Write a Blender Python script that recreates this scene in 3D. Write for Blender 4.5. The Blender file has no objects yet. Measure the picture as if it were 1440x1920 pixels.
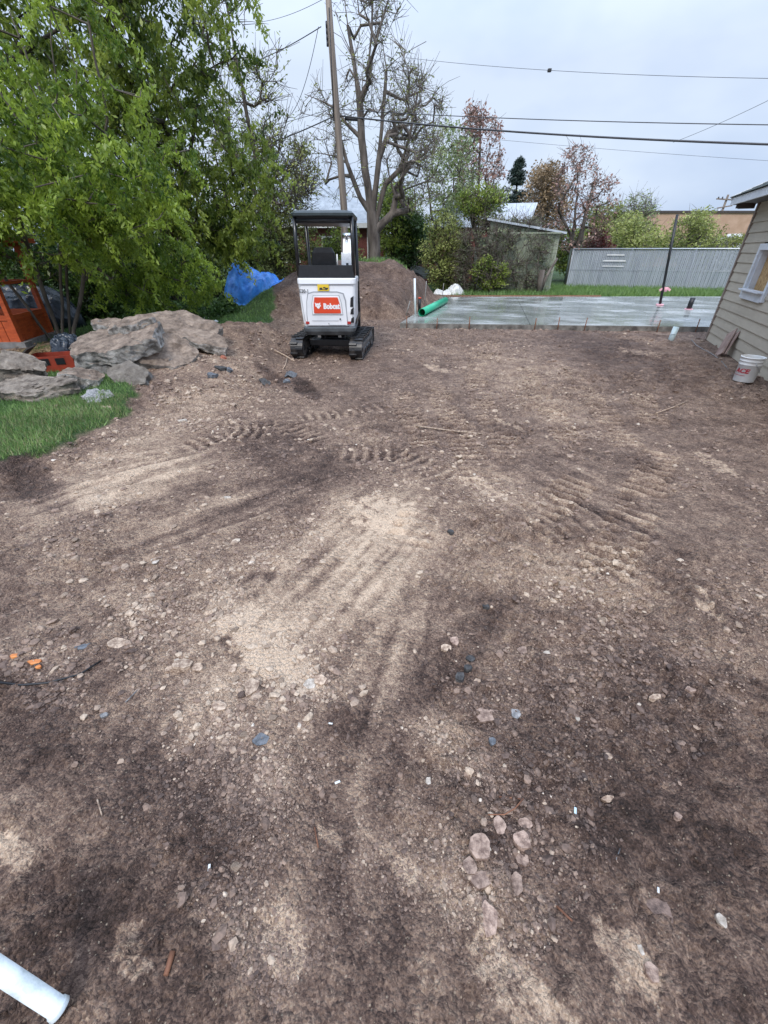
import bpy, bmesh, math, random
import numpy as np
from mathutils import Vector, Matrix, Euler, noise as mnoise

S = bpy.context.scene
COL = S.collection
rnd = random.Random(7)
rng = np.random.default_rng(11)
R = math.radians

# ------------------------------------------------------------------ camera, world, sun, exposure
CAM_H, PITCH, FPX = 1.76, R(32.5), 770.0
cd = bpy.data.cameras.new('camera')
cam = bpy.data.objects.new('camera', cd); COL.objects.link(cam)
cam.location = (0, 0, CAM_H)
cam.rotation_euler = (R(90) - PITCH, 0, 0)
cd.sensor_fit = 'VERTICAL'; cd.sensor_height = 24.0
cd.lens = 24.0 * FPX / 1920.0
cd.clip_start = 0.02; cd.clip_end = 3000
S.camera = cam

w = bpy.data.worlds.new('World'); S.world = w; w.use_nodes = True
nt = w.node_tree; nt.nodes.clear()
def N(nt, t, **k):
    n = nt.nodes.new(t)
    for a, b in k.items(): setattr(n, a, b)
    return n
wo = N(nt, 'ShaderNodeOutputWorld'); bg = N(nt, 'ShaderNodeBackground')
sky = N(nt, 'ShaderNodeTexSky', sky_type='NISHITA', sun_disc=False)
SUN_EL, SUN_AZ = R(48), R(200)
sky.sun_elevation = SUN_EL; sky.sun_rotation = SUN_AZ
sky.air_density = 1.0; sky.dust_density = 2.0
tc = N(nt, 'ShaderNodeTexCoord')
mp = N(nt, 'ShaderNodeMapping'); mp.inputs['Scale'].default_value = (1.0, 1.0, 2.2)
nz = N(nt, 'ShaderNodeTexNoise'); nz.inputs['Scale'].default_value = 1.5; nz.inputs['Detail'].default_value = 5; nz.inputs['Roughness'].default_value = .52
cr = N(nt, 'ShaderNodeValToRGB')
cr.color_ramp.elements[0].position = .36; cr.color_ramp.elements[0].color = (3.4, 4.5, 6.7, 1)
cr.color_ramp.elements[1].position = .62; cr.color_ramp.elements[1].color = (6.1, 7.0, 8.5, 1)
sx = N(nt, 'ShaderNodeSeparateXYZ')
up = N(nt, 'ShaderNodeMapRange'); up.inputs[1].default_value = .25; up.inputs[2].default_value = 1.0; up.inputs[3].default_value = 1.0; up.inputs[4].default_value = 3.3
mul = N(nt, 'ShaderNodeVectorMath', operation='SCALE')
mx = N(nt, 'ShaderNodeMix', data_type='RGBA'); mx.inputs[0].default_value = .9
L = nt.links.new
L(tc.outputs['Generated'], mp.inputs[0]); L(mp.outputs[0], nz.inputs['Vector']); L(nz.outputs['Fac'], cr.inputs[0])
L(tc.outputs['Generated'], sx.inputs[0]); L(sx.outputs['Z'], up.inputs[0])
L(cr.outputs[0], mul.inputs[0]); L(up.outputs[0], mul.inputs['Scale'])
L(sky.outputs[0], mx.inputs[6]); L(mul.outputs[0], mx.inputs[7]); L(mx.outputs[2], bg.inputs[0]); L(bg.outputs[0], wo.inputs[0])
bg.inputs[1].default_value = .088

sd = bpy.data.lights.new('sun', 'SUN'); sd.energy = 1.5; sd.angle = R(18); sd.color = (1, .92, .82)
so = bpy.data.objects.new('sun', sd); COL.objects.link(so)
# light comes from azimuth 200 deg (behind and a little left of the camera)
sv = Vector((math.sin(SUN_AZ) * math.cos(SUN_EL), math.cos(SUN_AZ) * math.cos(SUN_EL), math.sin(SUN_EL)))
so.rotation_euler = sv.to_track_quat('Z', 'Y').to_euler()
S.view_settings.view_transform = 'Standard'; S.view_settings.look = 'None'
S.view_settings.exposure = 0.52; S.view_settings.gamma = 1.0; S.view_settings.use_curve_mapping = False
S.cycles.max_bounces = 6; S.cycles.transparent_max_bounces = 8

# ------------------------------------------------------------------ helpers: where things stand
CT, ST = math.cos(PITCH), math.sin(PITCH)
def ray(px, py):
    u = 960 - py
    return Vector((px - 720, u * ST + FPX * CT, u * CT - FPX * ST))
def G(px, py, z=0.0):                      # point on the level z
    d = ray(px, py); t = (z - CAM_H) / d.z
    return Vector((d.x * t, d.y * t, z))
def A(px, py, Y):                          # point at the distance Y
    d = ray(px, py); t = Y / d.y
    return Vector((d.x * t, Y, CAM_H + d.z * t))

TAB = rng.random((16, 256, 256))
def vn(x, y, k=0):
    xi = np.floor(x).astype(int); yi = np.floor(y).astype(int)
    fx = x - xi; fy = y - yi
    fx = fx * fx * (3 - 2 * fx); fy = fy * fy * (3 - 2 * fy)
    T = TAB[k % 16]
    a = T[xi & 255, yi & 255]; b = T[(xi + 1) & 255, yi & 255]
    c = T[xi & 255, (yi + 1) & 255]; d = T[(xi + 1) & 255, (yi + 1) & 255]
    return (a * (1 - fx) + b * fx) * (1 - fy) + (c * (1 - fx) + d * fx) * fy
def fbm(x, y, o=4, k=0, g=.5):
    s = 0; a = 1; t = 0
    for i in range(o):
        s = s + a * vn(x * 2 ** i + 17.3 * i, y * 2 ** i + 9.1 * i, k + i); t += a; a *= g
    return s / t
def sstep(a, b, x):
    t = np.clip((x - a) / (b - a), 0, 1); return t * t * (3 - 2 * t)
def inpoly(x, y, poly):
    r = np.zeros(np.shape(x), bool); n = len(poly)
    for i in range(n):
        x1, y1 = poly[i]; x2, y2 = poly[(i + 1) % n]
        c = ((y1 > y) != (y2 > y)) & (x < (x2 - x1) * (y - y1) / ((y2 - y1) + 1e-12) + x1)
        r ^= c
    return r
def polydist(x, y, poly):
    d = np.full(np.shape(x), 1e9); n = len(poly)
    for i in range(n):
        ax, ay = poly[i]; bx, by = poly[(i + 1) % n]
        ux, uy = bx - ax, by - ay
        t = np.clip(((x - ax) * ux + (y - ay) * uy) / (ux * ux + uy * uy + 1e-12), 0, 1)
        d = np.minimum(d, np.hypot(x - ax - t * ux, y - ay - t * uy))
    return d

SLAB_Z = .12
LAWN = [G(*p).xy[:] for p in [(-400, 1000), (-60, 905), (60, 862), (125, 848), (185, 800), (250, 772), (262, 742), (230, 700), (330, 640), (430, 622), (490, 618), (520, 596), (520, 572), (400, 545)]] + [(-16, 24), (-40, 24), (-40, 2)]
BACKLAWN = [(3.4, 21.2), (4.4, 20.4), (17, 20.4), (40, 20), (40, 60), (-40, 60), (-40, 24), (-7, 21.5), (-3, 22.3), (1.4, 22.0)]
def terrain(x, y):
    x = np.asarray(x, float); y = np.asarray(y, float)
    z = .03 * (fbm(x * .5 + 40, y * .5 + 40, 2, 3) - .5)
    near = sstep(30, 20, np.hypot(x, y))
    # heap of soil behind the digger
    wob = .55 + .9 * fbm(x * .55 + 3, y * .55 + 8, 3, 5)
    def hump(cx, cy, rx, ry, h, p=1.3):
        q = ((x - cx) / rx) ** 2 + ((y - cy) / ry) ** 2
        return h * np.clip(1 - q, 0, 1) ** p
    m = np.maximum.reduce([hump(-.4, 18.0, 3.0, 4.4, 1.28, .62), hump(-3.0, 16.8, 2.0, 3.4, 1.0), hump(.9, 18.6, 1.75, 2.9, 1.0, .9)])
    left_of_slab = (.35 + (y - 12) * .275) - x
    z = z + m * wob * sstep(-.02, .7, left_of_slab)
    # spill of broken ground at the left
    z = z + hump(-3.5, 7.9, 1.6, 2.7, .34, 1.4) * (.7 + .5 * fbm(x * 2, y * 2, 3, 6)) + hump(-2.9, 9.5, 1.5, 1.5, .30, 1.4) * (.6 + .8 * fbm(x * 1.5, y * 1.5, 3, 2))
    for px, py, r, h in [(508, 705, .2, .12), (575, 724, .22, .12), (430, 1225, .09, .03), (30, 905, .35, .10)]:
        c = G(px, py); z = z - h * np.exp(-((x - c.x) ** 2 + (y - c.y) ** 2) / (r * r))
    ins = inpoly(x, y, LAWN); d = polydist(x, y, LAWN)
    z = z + np.where(ins, .05 * sstep(0, .12, d), 0)
    return z
def T(x, y): return float(terrain(np.array([x]), np.array([y]))[0])
def on_ground(px, py):                      # march the sight line down to the terrain
    z = 0.0
    for i in range(6):
        p = G(px, py, z); z = .5 * z + .5 * T(p.x, p.y)
    p = G(px, py, z); p.z = T(p.x, p.y); return p

# ------------------------------------------------------------------ helpers: objects
def link(o, parent=None):
    COL.objects.link(o)
    if parent is not None: o.parent = parent
    return o
def tag(o, label=None, cat=None, group=None, kind=None):
    if label: o['label'] = label
    if cat: o['category'] = cat
    if group: o['group'] = group
    if kind: o['kind'] = kind
    return o
def empty(name, loc, label, cat, group=None, rz=0.0):
    o = bpy.data.objects.new(name, None); COL.objects.link(o)
    o.location = loc; o.rotation_euler = (0, 0, rz); o.empty_display_size = .2
    return tag(o, label, cat, group)
def np_mesh(name, V, F, mat=None, parent=None, attrs=None, smooth=False, loc=None):
    V = np.asarray(V, np.float32); F = np.asarray(F, np.int32)
    me = bpy.data.meshes.new(name)
    k = F.shape[1]
    me.vertices.add(len(V)); me.vertices.foreach_set('co', V.ravel())
    me.loops.add(F.size); me.loops.foreach_set('vertex_index', F.ravel())
    me.polygons.add(len(F)); me.polygons.foreach_set('loop_start', np.arange(0, F.size, k, dtype=np.int32))
    me.polygons.foreach_set('loop_total', np.full(len(F), k, np.int32))
    me.polygons.foreach_set('use_smooth', np.full(len(F), smooth))
    for a, v in (attrs or {}).items():
        at = me.attributes.new(a, 'FLOAT', 'POINT'); at.data.foreach_set('value', np.asarray(v, np.float32))
    me.update(calc_edges=True); me.validate()
    if mat: me.materials.append(mat)
    o = bpy.data.objects.new(name, me); link(o, parent)
    if loc is not None: o.location = loc
    return o
class MB:
    """collects shapes, links them as one mesh object"""
    def __init__(s): s.bm = bmesh.new()
    def box(s, c, d, rot=None, bev=0.0, taper=None):
        r = bmesh.ops.create_cube(s.bm, size=1); vs = r['verts']
        for v in vs:
            v.co = Vector((v.co.x * d[0], v.co.y * d[1], v.co.z * d[2]))
            if taper and v.co.z > 0: v.co.x *= taper; v.co.y *= taper
        if bev:
            es = list({e for v in vs for e in v.link_edges})
            rr = bmesh.ops.bevel(s.bm, geom=es, offset=bev, segments=2, affect='EDGES', profile=.6)
            vs = list({v for f in rr['faces'] for v in f.verts} | {v for v in vs if v.is_valid})
        M = Matrix.Translation(Vector(c)) @ (Euler(rot).to_matrix().to_4x4() if rot is not None else Matrix())
        bmesh.ops.transform(s.bm, matrix=M, verts=vs); return s
    def tube(s, pts, r, n=8, cap=True):
        pts = [Vector(p) for p in pts]; rs = r if isinstance(r, (list, tuple)) else [r] * len(pts)
        rings = []; prev = None
        for i, p in enumerate(pts):
            t = (pts[min(i + 1, len(pts) - 1)] - pts[max(i - 1, 0)])
            t = t.normalized() if t.length > 1e-9 else Vector((0, 0, 1))
            if prev is None: a = t.orthogonal().normalized()
            else: a = (prev - t * prev.dot(t)); a = a.normalized() if a.length > 1e-6 else t.orthogonal().normalized()
            prev = a; b = t.cross(a)
            rings.append([s.bm.verts.new(p + (a * math.cos(q) + b * math.sin(q)) * rs[i]) for q in [2 * math.pi * j / n for j in range(n)]])
        for i in range(len(rings) - 1):
            for j in range(n):
                f = s.bm.faces.new((rings[i][j], rings[i][(j + 1) % n], rings[i + 1][(j + 1) % n], rings[i + 1][j])); f.smooth = True
        if cap: s.bm.faces.new(rings[0][::-1]); s.bm.faces.new(rings[-1])
        return s
    def lathe(s, prof, c=(0, 0, 0), n=32):
        rings = []
        for (r, z) in prof: rings.append([s.bm.verts.new((c[0] + r * math.cos(2 * math.pi * j / n), c[1] + r * math.sin(2 * math.pi * j / n), c[2] + z)) for j in range(n)])
        for i in range(len(rings) - 1):
            for j in range(n):
                f = s.bm.faces.new((rings[i][j], rings[i][(j + 1) % n], rings[i + 1][(j + 1) % n], rings[i + 1][j])); f.smooth = True
        return s
    def prism(s, poly, depth, M=Matrix(), bev=0.0):       # poly in xy, extruded along -z..0 then transformed
        a = [s.bm.verts.new(M @ Vector((x, y, 0))) for x, y in poly]
        b = [s.bm.verts.new(M @ Vector((x, y, -depth))) for x, y in poly]
        fs = [s.bm.faces.new(a), s.bm.faces.new(b[::-1])]
        n = len(poly)
        for i in range(n): fs.append(s.bm.faces.new((a[i], b[i], b[(i + 1) % n], a[(i + 1) % n])))
        if bev: bmesh.ops.bevel(s.bm, geom=list(fs[0].edges), offset=bev, segments=2, affect='EDGES')
        return s
    def quad(s, *p): s.bm.faces.new([s.bm.verts.new(q) for q in p]); return s
    def build(s, name, mat, parent=None, loc=None):
        bmesh.ops.recalc_face_normals(s.bm, faces=s.bm.faces)
        me = bpy.data.meshes.new(name); s.bm.to_mesh(me); s.bm.free()
        if mat: me.materials.append(mat)
        o = bpy.data.objects.new(name, me); link(o, parent)
        if loc is not None: o.location = loc
        return o
def share(src, parent, M=None, name=None):
    o = src.copy(); COL.objects.link(o); o.parent = parent
    if name: o.name = name
    if M is not None: o.matrix_local = M
    return o
def sag(a, b, s, n=14):
    a = Vector(a); b = Vector(b)
    return [a.lerp(b, i / n) - Vector((0, 0, s * 4 * (i / n) * (1 - i / n))) for i in range(n + 1)]

# ------------------------------------------------------------------ materials
def mat(name, c1, c2=None, scale=8.0, rough=.7, rough2=None, bump=0.0, bscale=None, metal=0.0, detail=5, lo=.35, hi=.65, stretch=(1, 1, 1), spec=.5, c3=None, coat=0.0, obj_random=0.0, coord='Object'):
    m = bpy.data.materials.new(name); m.use_nodes = True; nt = m.node_tree; L = nt.links.new
    p = nt.nodes['Principled BSDF']
    p.inputs['Roughness'].default_value = rough; p.inputs['Metallic'].default_value = metal
    p.inputs['Specular IOR Level'].default_value = spec
    if coat: p.inputs['Coat Weight'].default_value = coat; p.inputs['Coat Roughness'].default_value = .12
    tc = N(nt, 'ShaderNodeTexCoord'); mp = N(nt, 'ShaderNodeMapping'); mp.inputs['Scale'].default_value = stretch
    L(tc.outputs[coord], mp.inputs[0])
    nz = N(nt, 'ShaderNodeTexNoise'); nz.inputs['Scale'].default_value = scale; nz.inputs['Detail'].default_value = detail; nz.inputs['Roughness'].default_value = .62
    L(mp.outputs[0], nz.inputs['Vector'])
    r = N(nt, 'ShaderNodeValToRGB'); e = r.color_ramp.elements
    e[0].position = lo; e[0].color = (*c1, 1); e[1].position = hi; e[1].color = (*(c2 or c1), 1)
    if c3: q = e.new(min(.99, hi + .12)); q.color = (*c3, 1)
    L(nz.outputs['Fac'], r.inputs[0])
    out = r.outputs[0]
    if obj_random:
        oi = N(nt, 'ShaderNodeObjectInfo'); mr = N(nt, 'ShaderNodeMapRange'); mr.inputs[3].default_value = 1 - obj_random; mr.inputs[4].default_value = 1 + obj_random
        L(oi.outputs['Random'], mr.inputs[0]); vm = N(nt, 'ShaderNodeVectorMath', operation='SCALE'); L(out, vm.inputs[0]); L(mr.outputs[0], vm.inputs['Scale']); out = vm.outputs[0]
    L(out, p.inputs['Base Color'])
    if rough2 is not None:
        mr = N(nt, 'ShaderNodeMapRange'); mr.inputs[1].default_value = lo; mr.inputs[2].default_value = hi; mr.inputs[3].default_value = rough; mr.inputs[4].default_value = rough2
        L(nz.outputs['Fac'], mr.inputs[0]); L(mr.outputs[0], p.inputs['Roughness'])
    if bump:
        n2 = N(nt, 'ShaderNodeTexNoise'); n2.inputs['Scale'].default_value = bscale or scale * 3; n2.inputs['Detail'].default_value = 6
        L(mp.outputs[0], n2.inputs['Vector'])
        b = N(nt, 'ShaderNodeBump'); b.inputs['Strength'].default_value = 1.0; b.inputs['Distance'].default_value = bump
        L(n2.outputs['Fac'], b.inputs['Height']); L(b.outputs[0], p.inputs['Normal'])
    return m

def leafmat(name, c1, c2, trans=.35, rough=.5):
    m = bpy.data.materials.new(name); m.use_nodes = True; nt = m.node_tree; L = nt.links.new
    p = nt.nodes['Principled BSDF']; out = nt.nodes['Material Output']
    at = N(nt, 'ShaderNodeAttribute'); at.attribute_name = 'tint'
    r = N(nt, 'ShaderNodeValToRGB'); r.color_ramp.elements[0].color = (*c1, 1); r.color_ramp.elements[1].color = (*c2, 1)
    L(at.outputs['Fac'], r.inputs[0]); L(r.outputs[0], p.inputs['Base Color']); p.inputs['Roughness'].default_value = rough
    t = N(nt, 'ShaderNodeBsdfTranslucent'); L(r.outputs[0], t.inputs[0])
    ms = N(nt, 'ShaderNodeMixShader'); ms.inputs[0].default_value = trans
    L(p.outputs[0], ms.inputs[1]); L(t.outputs[0], ms.inputs[2]); L(ms.outputs[0], out.inputs[0])
    return m

M = {}
M['bark'] = mat('bark', (.055, .044, .036), (.15, .125, .10), 6, .9, bump=.02, bscale=18, stretch=(1, 1, .25))
M['bark_dark'] = mat('bark_dark', (.030, .024, .019), (.075, .06, .045), 8, .9, bump=.01, stretch=(1, 1, .3))
M['bark_grey'] = mat('bark_grey', (.065, .052, .044), (.20, .17, .145), 5, .9, bump=.03, bscale=14, stretch=(1, 1, .22))
M['pole_wood'] = mat('pole_wood', (.12, .095, .078), (.30, .25, .205), 3, .85, bump=.006, bscale=30, stretch=(3, 3, .15))
M['leaf_bright'] = leafmat('leaf_bright', (.060, .125, .018), (.45, .57, .085), .5, .34)
M['leaf_mid'] = leafmat('leaf_mid', (.048, .092, .016), (.40, .48, .09), .5, .36)
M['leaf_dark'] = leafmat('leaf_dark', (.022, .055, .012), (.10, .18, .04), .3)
M['leaf_olive'] = leafmat('leaf_olive', (.10, .13, .03), (.36, .38, .11))
M['leaf_yellow'] = leafmat('leaf_yellow', (.16, .20, .05), (.50, .54, .17))
M['leaf_pale'] = leafmat('leaf_pale', (.12, .17, .06), (.42, .48, .22))
M['leaf_rust'] = leafmat('leaf_rust', (.16, .11, .055), (.42, .29, .16), .2)
M['leaf_pink'] = leafmat('leaf_pink', (.20, .10, .08), (.46, .29, .23), .2)
M['leaf_red'] = leafmat('leaf_red', (.06, .014, .014), (.17, .05, .04), .2)
M['needle'] = leafmat('needle', (.012, .028, .022), (.05, .075, .055), .1)
M['vine'] = leafmat('vine', (.06, .08, .035), (.22, .25, .12), .15)
M['grass'] = leafmat('grass', (.06, .135, .035), (.25, .38, .11), .25)
M['grass_dry'] = leafmat('grass_dry', (.16, .17, .07), (.38, .38, .19), .25)

def pebble_mat():
    m = bpy.data.materials.new('pebble'); m.use_nodes = True; nt = m.node_tree; L = nt.links.new
    p = nt.nodes['Principled BSDF']; at = N(nt, 'ShaderNodeAttribute'); at.attribute_name = 'tint'
    r = N(nt, 'ShaderNodeValToRGB'); e = r.color_ramp.elements
    e[0].position = 0; e[0].color = (.040, .026, .021, 1); e[1].position = 1; e[1].color = (.66, .60, .52, 1)
    for q, c in ((.3, (.105, .068, .052)), (.6, (.25, .17, .125)), (.85, (.46, .355, .26))): x = e.new(q); x.color = (*c, 1)
    L(at.outputs['Fac'], r.inputs[0])
    tc = N(nt, 'ShaderNodeTexCoord'); nz = N(nt, 'ShaderNodeTexNoise'); nz.inputs['Scale'].default_value = 90; nz.inputs['Detail'].default_value = 4
    L(tc.outputs['Object'], nz.inputs['Vector'])
    mr = N(nt, 'ShaderNodeMapRange'); mr.inputs[1].default_value = .3; mr.inputs[2].default_value = .7; mr.inputs[3].default_value = .65; mr.inputs[4].default_value = 1.25
    vm = N(nt, 'ShaderNodeVectorMath', operation='SCALE'); L(nz.outputs['Fac'], mr.inputs[0]); L(r.outputs[0], vm.inputs[0]); L(mr.outputs[0], vm.inputs['Scale']); L(vm.outputs[0], p.inputs['Base Color'])
    b = N(nt, 'ShaderNodeBump'); b.inputs['Distance'].default_value = .003; L(nz.outputs['Fac'], b.inputs['Height']); L(b.outputs[0], p.inputs['Normal'])
    p.inputs['Roughness'].default_value = .72
    return m
M['pebble'] = pebble_mat()
for k, c1, c2 in (('stone_tan', (.20, .13, .09), (.55, .42, .31)), ('stone_pink', (.14, .088, .066), (.40, .285, .22)), ('stone_brown', (.07, .045, .036), (.20, .135, .105)), ('stone_white', (.30, .25, .20), (.58, .51, .43)), ('stone_grey', (.12, .12, .12), (.32, .31, .30)), ('asphalt', (.018, .0165, .0155), (.075, .072, .07)), ('slate', (.06, .066, .074), (.15, .16, .175)), ('brick_red', (.25, .07, .04), (.5, .2, .13))):
    M[k] = mat(k, c1, c2, 45, .75, bump=.006, bscale=120, obj_random=.18, lo=.38, hi=.62)

def concrete_rubble(name, top1, top2, side1, side2):
    m = bpy.data.materials.new(name); m.use_nodes = True; nt = m.node_tree; L = nt.links.new
    p = nt.nodes['Principled BSDF']; p.inputs['Roughness'].default_value = .8
    tc = N(nt, 'ShaderNodeTexCoord'); nz = N(nt, 'ShaderNodeTexNoise'); nz.inputs['Scale'].default_value = 7; nz.inputs['Detail'].default_value = 9; nz.inputs['Roughness'].default_value = .7
    L(tc.outputs['Object'], nz.inputs[0])
    def ramp(a, b, lo=.38, hi=.64):
        r = N(nt, 'ShaderNodeValToRGB'); r.color_ramp.elements[0].color = (*a, 1); r.color_ramp.elements[1].color = (*b, 1)
        r.color_ramp.elements[0].position = lo; r.color_ramp.elements[1].position = hi; L(nz.outputs['Fac'], r.inputs[0]); return r
    r1 = ramp(top1, top2); r2 = ramp(side1, side2)
    sp = N(nt, 'ShaderNodeSeparateXYZ'); L(tc.outputs['Normal'], sp.inputs[0])
    ad = N(nt, 'ShaderNodeMath', operation='MULTIPLY_ADD'); ad.inputs[1].default_value = 1.1; L(nz.outputs['Fac'], ad.inputs[0]); L(sp.outputs['Z'], ad.inputs[2])
    mr = N(nt, 'ShaderNodeMapRange'); mr.inputs[1].default_value = .95; mr.inputs[2].default_value = 1.25; L(ad.outputs[0], mr.inputs[0])
    mx = N(nt, 'ShaderNodeMix', data_type='RGBA'); L(mr.outputs[0], mx.inputs[0]); L(r2.outputs[0], mx.inputs[6]); L(r1.outputs[0], mx.inputs[7]); L(mx.outputs[2], p.inputs['Base Color'])
    n2 = N(nt, 'ShaderNodeTexNoise'); n2.inputs['Scale'].default_value = 22; n2.inputs['Detail'].default_value = 10; n2.inputs['Roughness'].default_value = .75; L(tc.outputs['Object'], n2.inputs[0])
    b = N(nt, 'ShaderNodeBump'); b.inputs['Distance'].default_value = .06; b.inputs['Strength'].default_value = 1.0; L(n2.outputs['Fac'], b.inputs['Height']); L(b.outputs[0], p.inputs['Normal'])
    return m
M['rub_brown'] = concrete_rubble('rubble_brown', (.13, .092, .066), (.44, .335, .255), (.12, .11, .095), (.62, .59, .54))
M['rub_grey'] = concrete_rubble('rubble_grey', (.15, .125, .10), (.32, .28, .23), (.14, .13, .115), (.33, .31, .28))
M['rub_pale'] = concrete_rubble('rubble_pale', (.26, .23, .20), (.50, .46, .42), (.2, .18, .16), (.48, .46, .43))
M['rub_strata'] = concrete_rubble('rubble_strata', (.13, .10, .075), (.42, .35, .28), (.10, .085, .07), (.46, .40, .33))

def ground_mat():
    m = bpy.data.materials.new('dirt'); m.use_nodes = True; nt = m.node_tree; L = nt.links.new
    p = nt.nodes['Principled BSDF']
    def att(n): a = N(nt, 'ShaderNodeAttribute'); a.attribute_name = n; return a.outputs['Fac']
    tc = N(nt, 'ShaderNodeTexCoord').outputs['Object']
    def noise(sc, det, ro=.6):
        n = N(nt, 'ShaderNodeTexNoise'); n.inputs['Scale'].default_value = sc; n.inputs['Detail'].default_value = det; n.inputs['Roughness'].default_value = ro; L(tc, n.inputs[0]); return n.outputs['Fac']
    def math_(op, a, b, c=None):
        n = N(nt, 'ShaderNodeMath', operation=op)
        for i, v in enumerate((a, b, c)):
            if v is None: continue
            if isinstance(v, (int, float)): n.inputs[i].default_value = v
            else: L(v, n.inputs[i])
        return n.outputs[0]
    f1 = noise(11, 5, .6); f2 = noise(120, 3, .6); f3 = noise(2.2, 3)
    lum = math_('ADD', att('tone'), math_('MULTIPLY', math_('SUBTRACT', f1, .5), .62))
    lum = math_('ADD', lum, math_('MULTIPLY', math_('SUBTRACT', f2, .5), .55))
    lum = math_('ADD', lum, math_('MULTIPLY', math_('SUBTRACT', f3, .5), .25))
    pt_ = math_('ADD', att('patch'), math_('MULTIPLY', math_('SUBTRACT', f1, .5), 1.3))
    pt_ = math_('ADD', pt_, math_('MULTIPLY', math_('SUBTRACT', noise(38, 5, .7), .5), .6))
    ps = N(nt, 'ShaderNodeMapRange'); ps.interpolation_type = 'SMOOTHSTEP'; ps.inputs[1].default_value = .40; ps.inputs[2].default_value = .56; L(pt_, ps.inputs[0])
    lum = math_('ADD', lum, math_('MULTIPLY', ps.outputs[0], .30))
    wn = N(nt, 'ShaderNodeTexNoise'); wn.inputs['Scale'].default_value = 110; wn.inputs['Detail'].default_value = 3; L(tc, wn.inputs[0])
    wv_ = N(nt, 'ShaderNodeVectorMath', operation='MULTIPLY_ADD'); L(wn.outputs['Color'], wv_.inputs[0]); wv_.inputs[1].default_value = (.005, .005, .005); L(tc, wv_.inputs[2]); warp = wv_.outputs[0]
    # crumbs of soil: each its own shade, dark in between
    vc = N(nt, 'ShaderNodeTexVoronoi'); vc.inputs['Scale'].default_value = 120; L(warp, vc.inputs[0])
    vd = N(nt, 'ShaderNodeTexVoronoi'); vd.inputs['Scale'].default_value = 46; L(warp, vd.inputs[0])
    sc1 = N(nt, 'ShaderNodeSeparateColor'); L(vc.outputs['Color'], sc1.inputs[0]); sc2 = N(nt, 'ShaderNodeSeparateColor'); L(vd.outputs['Color'], sc2.inputs[0])
    lum = math_('ADD', lum, math_('MULTIPLY', math_('SUBTRACT', sc1.outputs[0], .5), .24))
    lum = math_('ADD', lum, math_('MULTIPLY', math_('SUBTRACT', sc2.outputs[1], .5), .16))
    r = N(nt, 'ShaderNodeValToRGB'); e = r.color_ramp.elements
    e[0].position = 0; e[0].color = (.034, .0205, .0145, 1); e[1].position = 1; e[1].color = (.72, .54, .385, 1)
    for q, c in ((.25, (.098, .0605, .0460)), (.5, (.238, .158, .115)), (.75, (.47, .335, .235))): x = e.new(q); x.color = (*c, 1)
    L(lum, r.inputs[0])
    # grit: small light grains of their own
    v = N(nt, 'ShaderNodeTexVoronoi'); v.inputs['Scale'].default_value = 130; L(tc, v.inputs[0])
    sel = math_('GREATER_THAN', v.outputs['Color'], .86)
    near = math_('LESS_THAN', v.outputs['Distance'], math_('MULTIPLY', noise(300, 2), .75))
    grit = math_('MULTIPLY', math_('MULTIPLY', sel, near), .75)
    vm = N(nt, 'ShaderNodeMix', data_type='RGBA'); L(grit, vm.inputs[0]); L(r.outputs[0], vm.inputs[6]); vm.inputs[7].default_value = (.42, .33, .24, 1)
    gm = N(nt, 'ShaderNodeMix', data_type='RGBA')
    gr = N(nt, 'ShaderNodeValToRGB'); gr.color_ramp.elements[0].color = (.022, .045, .012, 1); gr.color_ramp.elements[1].color = (.075, .14, .035, 1); L(f1, gr.inputs[0])
    L(att('grass'), gm.inputs[0]); L(vm.outputs[2], gm.inputs[6]); L(gr.outputs[0], gm.inputs[7]); L(gm.outputs[2], p.inputs['Base Color'])
    ro = N(nt, 'ShaderNodeMapRange'); ro.inputs[1].default_value = .3; ro.inputs[2].default_value = .7; ro.inputs[3].default_value = .95; ro.inputs[4].default_value = .62
    L(f3, ro.inputs[0]); L(ro.outputs[0], p.inputs['Roughness']); p.inputs['Specular IOR Level'].default_value = .3
    v2 = N(nt, 'ShaderNodeTexVoronoi'); v2.inputs['Scale'].default_value = 42; v2.feature = 'SMOOTH_F1'; L(tc, v2.inputs[0])
    f3b = noise(230, 3, .7)
    cm = N(nt, 'ShaderNodeMapRange'); cm.inputs[1].default_value = .42; cm.inputs[2].default_value = .56; L(noise(4.5, 4, .6), cm.inputs[0])
    crum = math_('MULTIPLY', math_('SUBTRACT', 1.0, vc.outputs['Distance']), .55)
    clod = math_('MULTIPLY', math_('MULTIPLY', math_('SUBTRACT', .8, vd.outputs['Distance']), 1.3), math_('ADD', cm.outputs[0], .25))
    h = math_('ADD', math_('ADD', math_('MULTIPLY', f2, .5), math_('MULTIPLY', f1, .9)), math_('ADD', crum, clod))
    h = math_('ADD', h, math_('ADD', math_('MULTIPLY', f3b, .35), math_('MULTIPLY', grit, .35)))
    b = N(nt, 'ShaderNodeBump'); b.inputs['Strength'].default_value = 1.0; b.inputs['Distance'].default_value = .021
    L(h, b.inputs['Height']); L(b.outputs[0], p.inputs['Normal'])
    return m
M['dirt'] = ground_mat()

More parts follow.
